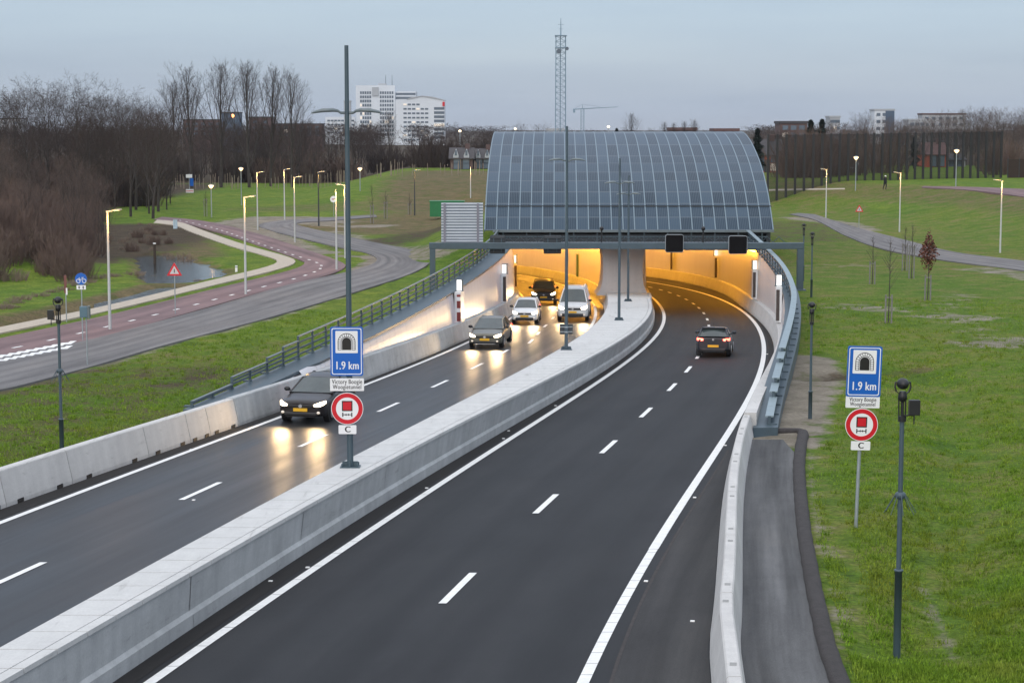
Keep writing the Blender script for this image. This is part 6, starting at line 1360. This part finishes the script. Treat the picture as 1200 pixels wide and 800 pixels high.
for i in range(26):                                         # scrub on the bare bank between the wood and the pond
    u, v = r.uniform(128, 205), r.uniform(262, 300); p = at(u, v, -.2)
    if u > 185 and v < 275: continue
    bush((2, 2, 0)[i % 3], p.x, p.y, r.uniform(.14, .26), 'small brown scrub clump on the bare bank between the wood and the pond', 'scrub on the pond bank')
M['conifer'] = mat('conifer_needles', (.010, .020, .012), .9, .3, 1.2)
def conifer(x, y, H, label, seed):
    t = thing('conifer', label, 'conifer', (x, y, gz(x, y)), 0, 'dark evergreens behind the screen'); q = random.Random(seed)
    mb = MB(); mb.cyl((0,0,-.2), (0,0,H*.9), H*.03, H*.006, 7); mb.build('trunk', M['bark_dark'], t)
    V_, F_ = [], []
    for k in range(2600):
        f = q.random() ** .8; z = H * (.06 + .92*f); R_ = H*.24*(1-f)**.75 * math.sqrt(q.random()) * (.75 + .4*math.sin(z*5+q.random())); a = q.uniform(0, 6.28); c = Vector((R_*math.cos(a), R_*math.sin(a), z)); d = Vector((math.cos(a), math.sin(a), q.uniform(-.5,.3)))*H*.05; e = Vector((-math.sin(a), math.cos(a), q.uniform(-.4,.4)))*H*.02
        o = len(V_); V_ += [tuple(c-e), tuple(c+d), tuple(c+e), tuple(c-d*.4+Vector((0,0,.1)))]; F_.append((o, o+1, o+2, o+3))
    me = bpy.data.meshes.new('crown'); me.from_pydata(V_, [], F_); me.materials.append(M['conifer']); c = bpy.data.objects.new('crown', me); COL.objects.link(c); c.parent = t
for i, (u, v, y, lab) in enumerate(((948, 140, 330, 'dark conifer with twin tops behind the screen, left part of the pair'), (961, 139, 335, 'dark conifer beside the twin topped one behind the screen'), (886, 150, 300, 'dark conifer at the edge of the solar roof'), (1069, 160, 330, 'low dark conifer showing through the screen below the far flats'), (722, 150, 505, 'small dark evergreen on the skyline right of the slim tree'))):
    x = (u - 600) / F * y; conifer(x, y, topv(y, v) - gz(x, y), lab, i)
for i in range(34):
    u, y = r.uniform(-50, 128), r.uniform(150, 226); x = (u - 600) / F * y
    tree('thin_pale', i % 3, x, y, r.uniform(3.5, 7.5), 'small bare brown tree standing in the thicket above the left meadow', 'brown thicket trees above the left meadow')
# wooden stakes of newly planted trees below the wood
M['stake_pale'] = mat('pale_stake_wood', (.26, .21, .16), .9, .25, 5)
sp = MB(); sp.cyl((0,0,-.2), (0,0,2.0), .05, .045, 6); spm = sp.mesh('planting_stake', M['stake_pale'])
for i in range(86):
    u = r.uniform(186, 420) if i < 60 else r.uniform(420, 572); y = r.uniform(318, 345) if i < 60 else r.uniform(296, 312); x = (u - 600) / F * y
    o = bpy.data.objects.new('planting_stake', spm); COL.objects.link(o); o.location = (x, y, gz(x, y)); o.rotation_euler = (r.uniform(-.04,.04), r.uniform(-.04,.04), 0); o.scale = (1, 1, r.uniform(.8, 1.25))
    tag(o, 'pale wooden planting stake below the bare wood at the top of the lawn' if i < 60 else 'pale wooden planting stake along the crest of the brown hill', 'stake', 'planting stakes below the wood' if i < 60 else 'planting stakes on the hill crest')

# ------------------------------------------------------------------ the dark screen on the right bank
scr = thing('noise_screen', 'tall dark mesh screen with black posts along the top of the right bank', 'screen', (32, 240, 0))
A, B = Vector((32.4, 244, 0)), Vector((68.5, 270, 0)); n = 29
sm_m = bpy.data.materials.new('screen_mesh'); sm_m.use_nodes = True; nt = sm_m.node_tree; b = nt.nodes['Principled BSDF']; b.inputs['Base Color'].default_value = (.012, .010, .010, 1); b.inputs['Roughness'].default_value = .8
tr = nn(nt, 'ShaderNodeBsdfTransparent'); ms = nn(nt, 'ShaderNodeMixShader'); ms.inputs[0].default_value = .50; nt.links.new(tr.outputs[0], ms.inputs[1]); nt.links.new(b.outputs[0], ms.inputs[2]); nt.links.new(ms.outputs[0], nt.nodes['Material Output'].inputs[0])
off = Vector((32, 240, 0)); tops = [topv(244, 157.5), topv(270, 153.5)]
for i in range(n):
    f = i / (n - 1); p = A.lerp(B, f) - off; zt = tops[0] + (tops[1]-tops[0])*f; zb = gz(*(A.lerp(B, f)[:2])) - .6
    mb = MB(); mb.box(p.x-.14, p.x+.14, p.y-.14, p.y+.14, zb, zt); mb.build('post', M['black'], scr)
    if i < n - 1:
        q = A.lerp(B, (i+1)/(n-1)) - off; mb = MB(); mb.add([(p.x+.1, p.y, zb), (q.x-.1, q.y, zb), (q.x-.1, q.y, zt-.1), (p.x+.1, p.y, zt-.1)], [(0,1,2,3)]); mb.build('mesh_panel', sm_m, scr)
t = thing('timber_fence', 'low dark brown fence continuing beyond the outer end of the tall screen', 'fence', (69.5, 270, gz(69.5, 270))); fm_ = mat('brown_fence', (.035, .022, .016), .9, .2, 3)
for i in range(8):
    mb = MB(); mb.box(i*1.6, i*1.6+1.5, -.03, .03, -.4, 2.6); mb.build('fence_panel', fm_, t); mb = MB(); mb.box(i*1.6-.08, i*1.6-.002, -.06, .06, -.4, 2.75); mb.build('post', M['steel_dark'], t)

# ------------------------------------------------------------------ buildings
M['wall_white'] = mat('white_facade', (.62, .66, .70), .7, .05, .05); M['wall_grey'] = mat('grey_facade', (.38, .40, .42), .7, .06, .05); M['wall_brick'] = mat('brick_facade', (.105, .066, .060), .85, .15, .6); M['wall_orange'] = mat('orange_facade', (.38, .09, .05), .8, .12, .5); M['win'] = mat('window_glass', (.11, .145, .185), .12, .1, .3); M['win_lit'] = glow('window_lit', (1, .75, .45), .42); M['tile'] = mat('dark_roof_tiles', (.055, .05, .052), .8, .2, 1.5); M['tile_red'] = mat('red_roof_tiles', (.12, .066, .06), .8, .2, 1.5)
def winmesh(w, h, m): mb = MB(); mb.box(-w/2, w/2, -.12, .05, -h/2, h/2); return mb.mesh('window', m)
def wins(parent, x0, x1, z0, z1, nx, nz, w, h, y, lit=.04, seed=0, skip=None):
    q = random.Random(seed); a, b = winmesh(w, h, M['win']), winmesh(w, h, M['win_lit'])
    for j in range(nz):
        for i in range(nx):
            if skip and skip(i, j): continue
            o = bpy.data.objects.new('window', b if q.random() < lit else a); COL.objects.link(o); o.parent = parent; o.location = (x0 + (x1-x0)*(i+.5)/nx, y, z0 + (z1-z0)*(j+.5)/nz)
D = 1150.0; k_ = D / F; bxx = lambda u: (u - 600) * k_; bz = lambda v: CAMZ + (VH - v) * k_
t = thing('hospital_tower', 'tall white office tower with blue window grid on the left skyline', 'office tower', (bxx(440), D, 0)); o_ = bxx(440)
mb = MB(); mb.box(bxx(418.5)-o_, bxx(464)-o_, 0, 18, 0, bz(101)); mb.build('wall', M['wall_white'], t)
mb = MB(); mb.box(bxx(464.05)-o_, bxx(488)-o_, 1.5, 20, 0, bz(108)); mb.build('side_wing', M['wall_white'], t)
mb = MB(); mb.box(bxx(437.5)-o_, bxx(445)-o_, -.6, -.02, bz(113), bz(103)); mb.build('roof_notch', M['wall_grey'], t)
mb = MB(); mb.box(bxx(444)-o_, bxx(453)-o_, 4, 10, bz(101), bz(98.5)); mb.build('roof_plant', M['wall_grey'], t)
for u in (452.5, 460): mb = MB(); mb.cyl((bxx(u)-o_, 6, bz(101)), (bxx(u)-o_, 6, bz(88.7)), .18, .1, 5); mb.build('aerial', M['steel'], t)
wins(t, bxx(423)-o_, bxx(436.5)-o_, bz(160), bz(107), 5, 11, 1.05, 1.55, -.05, .06, 1); wins(t, bxx(446)-o_, bxx(462.5)-o_, bz(160), bz(107), 6, 11, 1.0, 1.55, -.05, .05, 2)
for j, v in enumerate((109.5, 114, 118.6, 123, 127.5)): mb = MB(); mb.box(bxx(464.6)-o_, bxx(487.6)-o_, 1.3, 1.48, bz(v+2.6), bz(v)); mb.build('window_band', M['win'], t)
t = thing('hospital_wing', 'white curved roof hospital wing with red corner sign right of the tall tower', 'office building', (bxx(497), D - 22, 0)); o_ = bxx(497)
mb = MB(); mb.poly([(bxx(474)-o_, 0), (bxx(523)-o_, 0), (bxx(523)-o_, bz(119)), (bxx(516)-o_, bz(117.2)), (bxx(508)-o_, bz(115.2)), (bxx(498)-o_, bz(114.3)), (bxx(488)-o_, bz(115.6)), (bxx(480)-o_, bz(118)), (bxx(467)-o_, bz(119)), (bxx(467)-o_, 0)], 0, 16); mb.build('wall', M['wall_white'], t, fix=True)
mb = MB(); mb.poly([(bxx(480)-o_, bz(118)), (bxx(498)-o_, bz(114.3)), (bxx(523)-o_, bz(119)), (bxx(523)-o_, bz(118.4)), (bxx(510)-o_, bz(114.8)), (bxx(498)-o_, bz(113.5)), (bxx(486)-o_, bz(115.2)), (bxx(480)-o_, bz(117.4))], -.4, 16.2); mb.build('roof', M['wall_grey'], t, fix=True)
wins(t, bxx(475.5)-o_, bxx(505)-o_, bz(166), bz(121), 6, 9, 1.9, 1.0, -.05, .12, 5, skip=lambda i, j: j > 7 and i > 3)
for j in range(8): v = 126.5 + j*4.7; mb = MB(); mb.box(bxx(511)-o_, bxx(522.8)-o_, -.12, -.02, bz(v+3.0), bz(v)); mb.build('window_band', M['win_lit'] if j == 4 else M['win'], t)
mb = MB(); mb.box(bxx(520.7)-o_, bxx(523.3)-o_, -.5, -.14, bz(125.5), bz(120.5)); mb.build('red_sign', M['red'], t)
t = thing('grey_tower_block', 'low white office block with window rows left of the hospital tower', 'office building', (bxx(402), D + 30, 0)); o_ = bxx(402)
mb = MB(); mb.box(bxx(377)-o_, bxx(413)-o_, 0, 12, 0, bz(137)); mb.build('wall', M['wall_white'], t); wins(t, bxx(379)-o_, bxx(412)-o_, bz(158), bz(139), 8, 4, 1.7, 1.0, -.05, .05, 9)
t = thing('stair_tower', 'narrow grey concrete tower block before the left part of the hospital', 'tower block', (bxx(415), D - 40, 0)); mb = MB(); mb.box(-1.9, 1.9, 0, 5, 0, bz(121)); mb.build('wall', M['wall_grey'], t); mb = MB(); mb.box(-2.1, 2.1, -.2, 5.2, bz(121), bz(119.5)); mb.build('roof', M['wall_grey'], t)
D2 = 800.0; k2 = D2 / F; b2x = lambda u: (u - 600) * k2; b2z = lambda v: CAMZ + (VH - v) * k2
for u0, u1, vt, mm, lab in ((205, 262, 141, 'wall_brick', 'long low brick building behind the poplars'), (262, 282, 133, 'wall_grey', 'blue grey block with an orange light behind the third poplar'), (285, 312, 138, 'wall_brick', 'flat roofed brick block behind the fourth poplar'), (313, 372, 146, 'wall_brick', 'long low red brick terrace behind the wood left of the mast'), (0, 26, 140, 'wall_grey', 'pale building glimpsed behind the wood at the edge')):
    t = thing('flat_roof_building', lab, 'building', (b2x((u0+u1)/2), D2 + rnd.uniform(0, 30), 0)); hw = (u1-u0)/2*k2
    mb = MB(); mb.box(-hw, hw, 0, 10, 0, b2z(vt)); mb.build('wall', M[mm] if u0 != 262 else M.setdefault('wall_blue', mat('blue_facade', (.06, .095, .145), .6, .05, .1)), t); mb = MB(); mb.box(-hw-.2, hw+.2, -.2, 10.2, b2z(vt), b2z(vt)+.5); mb.build('roof', M['tile'], t); wins(t, -hw+.5, hw-.5, b2z(160), b2z(vt)-.5, max(2, int(hw*2/3.2)), 3, 1.7, 1.2, -.05, .05, u0)
    if u0 == 262: mb = MB(); mb.ball((hw*.3, -.4, b2z(136)), .7, .3, .7, 8, 5); mb.build('orange_lamp', glow('orange_beacon', (1, .38, .08), 5), t)
def house(u, vb, vt, y, wpx, label, wall='wall_brick', roof='tile', rz=0.0, gable=False, lit=0):
    s_ = y / F; x = (u - 600) * s_; zt = CAMZ - (vt - VH) * s_; z0 = gz(x, y); hw = wpx/2*s_; he = z0 + (zt - z0) * .52; t = thing('house', label, 'house', (x, y, z0), rz, 'houses among the far trees'); H = zt - z0; e = he - z0
    mb = MB(); mb.box(-hw, hw, 0, 8, -.5, e)
    mb.build('wall', M[wall], t); mb = MB()
    mb.poly([(-.4, e-.15), (8.4, e-.15), (8.4, e), (4, H), (-.4, e)], -hw-.3, hw+.3, 'x'); mb.build('roof', M[roof], t, fix=True)
    if gable:
        for gx_ in (-.5, .45):
            mb = MB(); g2 = hw*.24; mb.poly([(gx_*hw-g2, e+.1), (gx_*hw+g2, e+.1), (gx_*hw+g2, e+.5), (gx_*hw, H-.2), (gx_*hw-g2, e+.5)], -.2, 3); d = mb.build('dormer', M['wall_grey'], t, fix=True)
            mb = MB(); mb.box(gx_*hw-g2*.4, gx_*hw+g2*.4, -.26, -.2, e+.5, e+1.4); mb.build('window', M['win'], d)
    mb = MB(); mb.box(hw*.3, hw*.3+.8, 3.4, 4.4, H-.8, H+.7); c = mb.build('chimney', M['wall_brick'], t)
    n = max(2, int(hw*2/2.6)); wins(t, -hw+.3, hw-.3, .2, e, n, 2, 1.1, 1.1, -.05, lit, int(u)); mb = MB(); mb.box(-.45, .45, -.1, .0, 0, 2.0); mb.build('door', M['tile'], t)
house(541, 210, 173, 345, 26, 'dark roofed house with two white dormers left of the solar roof', gable=True, lit=.08); house(566, 210, 174, 350, 22, 'dark roofed house with white dormer touching the solar roof edge', gable=True, lit=.1); house(520, 205, 178, 380, 18, 'small dark roofed house half hidden by trees beside the white dormers', lit=.2)
house(898, 205, 163, 300, 36, 'orange red painted house seen through the inner end of the screen', 'wall_orange', 'tile', lit=.1); house(955, 205, 171, 320, 34, 'pale roofed house behind the screen below the twin conifers', 'wall_grey', 'wall_grey'); house(1014, 210, 178, 330, 30, 'dark house behind the screen near the walker'); house(1096, 208, 167, 340, 24, 'red gabled house behind the outer half of the screen', 'wall_orange', 'tile_red', lit=.1); house(1118, 210, 180, 345, 22, 'grey house behind the screen beside the red gabled one', 'wall_grey'); house(995, 205, 190, 300, 26, 'long low pale shed behind the screen', 'wall_grey', 'wall_grey')
D3 = 700.0; k3 = D3 / F; b3x = lambda u: (u - 600) * k3; b3z = lambda v: CAMZ + (VH - v) * k3
for u0, u1, vt, y, mm, ro, lab in ((785, 815, 149.5, 560, 'wall_brick', 'tile_red', 'long low house row with red roofs on the skyline above the solar roof'), (836, 864, 150.5, 560, 'wall_brick', 'tile_red', 'low house with broad red roof on the skyline at the solar roof corner'), (912, 944, 142, 620, 'wall_brick', 'tile', 'red brick flat block rising behind the twin conifers'), (1022, 1045, 128, 900, 'wall_white', 'wall_grey', 'white tower block with blue side on the right skyline'), (1062, 1082, 139.5, 850, 'wall_grey', 'wall_grey', 'grey stepped office block on the right skyline'), (1078, 1128, 133, 1000, 'wall_grey', 'wall_brick', 'long pale block with reddish roof frame on the right skyline'), (970, 982, 136, 900, 'wall_grey', 'wall_grey', 'small pale block behind the tall bare tree on the right skyline'), (641, 660, 150.5, 620, 'wall_white', 'wall_grey', 'white roofed hall at the foot of the lattice mast')):
    ky = y / F; xx = (( u0+u1)/2 - 600)*ky; hw = (u1-u0)/2*ky; H = CAMZ + (VH - vt)*ky; t = thing('far_building', lab, 'building', (xx, y, 0), 0, 'buildings on the skyline')
    mb = MB(); mb.box(-hw, hw, 0, 12, 0, H-.8); mb.build('wall', M[mm], t); mb = MB(); mb.box(-hw-.3, hw+.3, -.3, 12.3, H-.8, H); mb.build('roof', M[ro], t)
    if vt < 145: wins(t, -hw+.4, hw-.4, max(H-14, 2), H-1.0, max(3, int(hw*2/3.4)), 4, 1.8, 1.4, -.05, .05, u0)
    if u0 == 1022: mb = MB(); mb.box(hw*.1, hw, -.3, -.02, 0, H-.9); mb.build('side_panel', M['wall_blue'], t)
# lattice mast and tower crane
t = thing('lattice_mast', 'tall slender steel lattice radio mast behind the solar roof', 'radio mast', ((656.5 - 600) / F * 600, 600, 0)); s_ = 600 / F; H = topv(600, 44); w_ = 6.0 * s_; M['mast'] = mat('mast_steel', (.20, .29, .36), .6, .05, .2)
mb = MB()
for sx in (-1, 1):
    for sy in (-1, 1): mb.cyl((sx*w_, sy*w_, 0), (sx*w_*.92, sy*w_*.92, H), .12, n=5)
mb.build('leg', M['mast'], t)
mb = MB(); nb = 22
for i in range(nb):
    z0, z1 = H*i/nb, H*(i+1)/nb
    for sy in (-1, 1):
        mb.cyl((-w_, sy*w_, z0), (w_, sy*w_, z1), .05, n=4); mb.cyl((w_, sy*w_, z0), (-w_, sy*w_, z1), .05, n=4); mb.cyl((-w_, sy*w_, z1), (w_, sy*w_, z1), .05, n=4)
    for sx in (-1, 1): mb.cyl((sx*w_, -w_, z0), (sx*w_, w_, z1), .05, n=4)
mb.build('bracing', M['mast'], t); mb = MB(); mb.cyl((-.1,0,0), (-.1,0,H), .15, n=5); mb.build('cable_ladder', M['mast'], t)
mb = MB(); mb.cyl((0,0,H), (0,0,topv(600, 24)), .22, .08, 6); mb.box(-.9, .9, -.1, .1, topv(600, 31)-.1, topv(600, 31)); mb.box(-.6, .6, -.1, .1, topv(600, 36)-.1, topv(600, 36)); mb.build('aerial', M['mast'], t)
z = topv(600, 62); dg_ = mat('dish_grey', (.10, .13, .16), .6, .05)
for dx_, dz_, dr_ in ((-.6, 0, .75), (1.9, .8, .55)): mb = MB(); mb.cyl((dx_, -2.0, z+dz_), (dx_, -1.4, z+dz_), dr_, n=12); mb.build('dish', dg_, t)
mb = MB(); mb.box(-w_*1.15, w_*1.15, -w_*1.15, w_*1.15, H-.12, H+.1); mb.box(-w_*1.1, w_*1.1, -w_*1.1, w_*1.1, topv(600, 58)-.1, topv(600, 58)+.1); mb.build('platform', M['mast'], t)
t = thing('tower_crane', 'distant tower crane with long thin jib beside the lattice mast', 'crane', ((682 - 600) / F * 900, 900, 0)); s_ = 900 / F
mb = MB(); zt = CAMZ + (VH - 128.5)*s_
for sx in (-.7, .7): mb.cyl((sx, 0, 0), (sx, 0, zt), .22, n=4)
for i in range(14): mb.cyl((-.7, 0, zt*i/14), (.7, 0, zt*(i+1)/14), .12, n=4)
mb.build('tower', M['mast'], t); mb = MB(); mb.cyl((-11*s_, 0, zt), (41*s_, 0, zt + 3.0*s_*.9), .32, .16, n=4); mb.build('jib', M['mast'], t); mb = MB(); mb.box(-11*s_, -8.5*s_, -.5, .5, zt - 1.6, zt); mb.build('counterweight', M['mast'], t); mb = MB(); mb.cyl((0,0,zt), (0,0,zt+6*s_), .25, .1, n=4); mb.cyl((0,0,zt+6*s_), (-10*s_,0,zt), .07, n=3); mb.cyl((0,0,zt+6*s_), (20*s_,0,zt+1.2), .07, n=3); mb.build('apex', M['mast'], t)
# ------------------------------------------------------------------ grass blades on the near verges
def grass_patch(n, fn, name, label):
    rg = np.random.RandomState(11); P = fn(rg, n); x, y = P[:, 0].copy(), P[:, 1].copy(); z = g(x, y); a = rg.uniform(0, 6.28, len(x)); h = rg.uniform(.03, .085, len(x)) * (1 + .8 * _noise2(x, y, .8, 5)); wd = rg.uniform(.008, .018, len(x)); lean = rg.uniform(.2, 1.0, len(x)) * h; a2 = rg.uniform(0, 6.28, len(x))
    q = rg.permutation(len(x))[:len(x)//3]; c = q[rg.randint(0, max(len(q)//22, 1), len(q))]      # a third of the blades stand together in taller tufts
    x[q] = x[c] + rg.normal(0, .07, len(q)); y[q] = y[c] + rg.normal(0, .07, len(q)); z = g(x, y); h[q] *= 1.9; lean[q] *= 1.5
    b0 = np.stack([x - wd*np.cos(a), y - wd*np.sin(a), z - .02], 1); b1 = np.stack([x + wd*np.cos(a), y + wd*np.sin(a), z - .02], 1); tp = np.stack([x + lean*np.cos(a2), y + lean*np.sin(a2), z + h], 1)
    V_ = np.stack([b0, b1, tp], 1).reshape(-1, 3); me = bpy.data.meshes.new(name); N = len(x); me.vertices.add(3*N); me.vertices.foreach_set('co', V_.ravel()); me.loops.add(3*N); me.loops.foreach_set('vertex_index', np.arange(3*N)); me.polygons.add(N); me.polygons.foreach_set('loop_start', np.arange(0, 3*N, 3)); me.polygons.foreach_set('loop_total', np.full(N, 3)); me.update(); me.validate()
    me.materials.append(M['blade']); o = bpy.data.objects.new(name, me); COL.objects.link(o); tag(o, label, 'grass', kind='stuff')
M['blade'] = mat('grass_blades', (.1, .14, .02), .85, 0, spec=.15); nt = M['blade'].node_tree; nt.nodes['Principled BSDF'].inputs['Roughness'].default_value = .85
_tc = nn(nt, 'ShaderNodeTexCoord'); _a = nn(nt, 'ShaderNodeTexNoise', Scale=.55, Detail=6, Roughness=.7); _b = nn(nt, 'ShaderNodeTexNoise', Scale=14, Detail=2); nt.links.new(_tc.outputs['Object'], _a.inputs['Vector']); nt.links.new(_tc.outputs['Object'], _b.inputs['Vector'])
_m = nn(nt, 'ShaderNodeMix', data_type='RGBA', blend_type='MULTIPLY'); _m.inputs[0].default_value = 1
nt.links.new(ramp(nt, _a.outputs['Fac'], [(.28, (.078, .165, .013)), (.5, (.138, .225, .023)), (.68, (.21, .275, .046)), (.82, (.30, .30, .09))]), _m.inputs[6]); nt.links.new(ramp(nt, _b.outputs['Fac'], [(.3, (.40, .46, .40)), (.7, (1.7, 1.6, 1.45))]), _m.inputs[7]); _c = nn(nt, 'ShaderNodeTexNoise', Scale=.16, Detail=4, Roughness=.6); nt.links.new(_tc.outputs['Object'], _c.inputs['Vector']); _n = nn(nt, 'ShaderNodeMix', data_type='RGBA', blend_type='MULTIPLY'); _n.inputs[0].default_value = 1
nt.links.new(_m.outputs[2], _n.inputs[6]); nt.links.new(ramp(nt, _c.outputs['Fac'], [(.34, (.98, .84, .85)), (.5, (1, 1, 1)), (.66, (1.0, 1.12, .95))]), _n.inputs[7]); nt.links.new(_n.outputs[2], nt.nodes['Principled BSDF'].inputs['Base Color'])
def right_patch(rg, n):
    y = 30 + 85 * rg.uniform(0, 1, n) ** 2.1; s = rg.uniform(0, 1, n); x0 = np.where(y < 61.5, np.interp(y, [p.y for p in BERM[::-1][:-14]], [p.x for p in BERM[::-1][:-14]]) + .36, CV['RB'](np.minimum(y, 140)) + 3.2 * np.clip(1 - (y-64)/20, 0.5, 1)); x1 = .31 * y + 3.0
    x = x0 + (x1 - x0) * s; p = np.stack([x, y], 1); d = seg_dist(x, y, pxy([(950, 520), (975, 600), (1000, 700), (1010, 800)])); keep = (x1 > x0) & (d > .05 + .4*rg.uniform(0, 1, n)) & (seg_dist(x, y, pxy([(1085, 650), (1095, 720), (1110, 790)])) > .25*rg.uniform(0, 1.6, n)) & (seg_dist(x, y, pxy([(905, 520), (925, 480), (945, 440), (940, 420)])) > 1.7); return p[keep]
grass_patch(240000, right_patch, 'grass', 'short green grass on the right verge')
def left_patch(rg, n):
    y = 45 + 62 * rg.uniform(0, 1, n); x1 = EDGE_L(y) - .05; x0 = np.maximum(-.275 * y - 1, x1 - 16); x = x0 + (x1 - x0) * rg.uniform(0, 1, n); d = seg_dist(x, y, pxy([(-60, 470), (0, 457), (100, 431), (200, 402), (300, 376), (400, 347), (480, 321)])); px_, py_ = x, y
    u = 600 + x/y*F; v = VH + 10.1/y*F; edge = np.interp(u, [-100, 0, 100, 200, 300, 400, 480], [485, 460, 434, 404, 378, 349, 323]); return np.stack([x, y], 1)[v > edge]
grass_patch(95000, left_patch, 'grass', 'short rough grass on the slope between the left barrier and the service road')
# ------------------------------------------------------------------ the evening air
hz = bpy.data.materials.new('evening_air'); hz.use_nodes = True; nt = hz.node_tree; nt.nodes.remove(nt.nodes['Principled BSDF'])
pv = nn(nt, 'ShaderNodeVolumePrincipled'); pv.inputs['Color'].default_value = (.80, .88, 1.0, 1); pv.inputs['Density'].default_value = .00005
nt.links.new(pv.outputs[0], nt.nodes['Material Output'].inputs['Volume'])
mb = MB(); mb.box(-5600, 5600, -1200, 7300, -12, 75); tag(mb.build('haze', hz), kind='stuff')
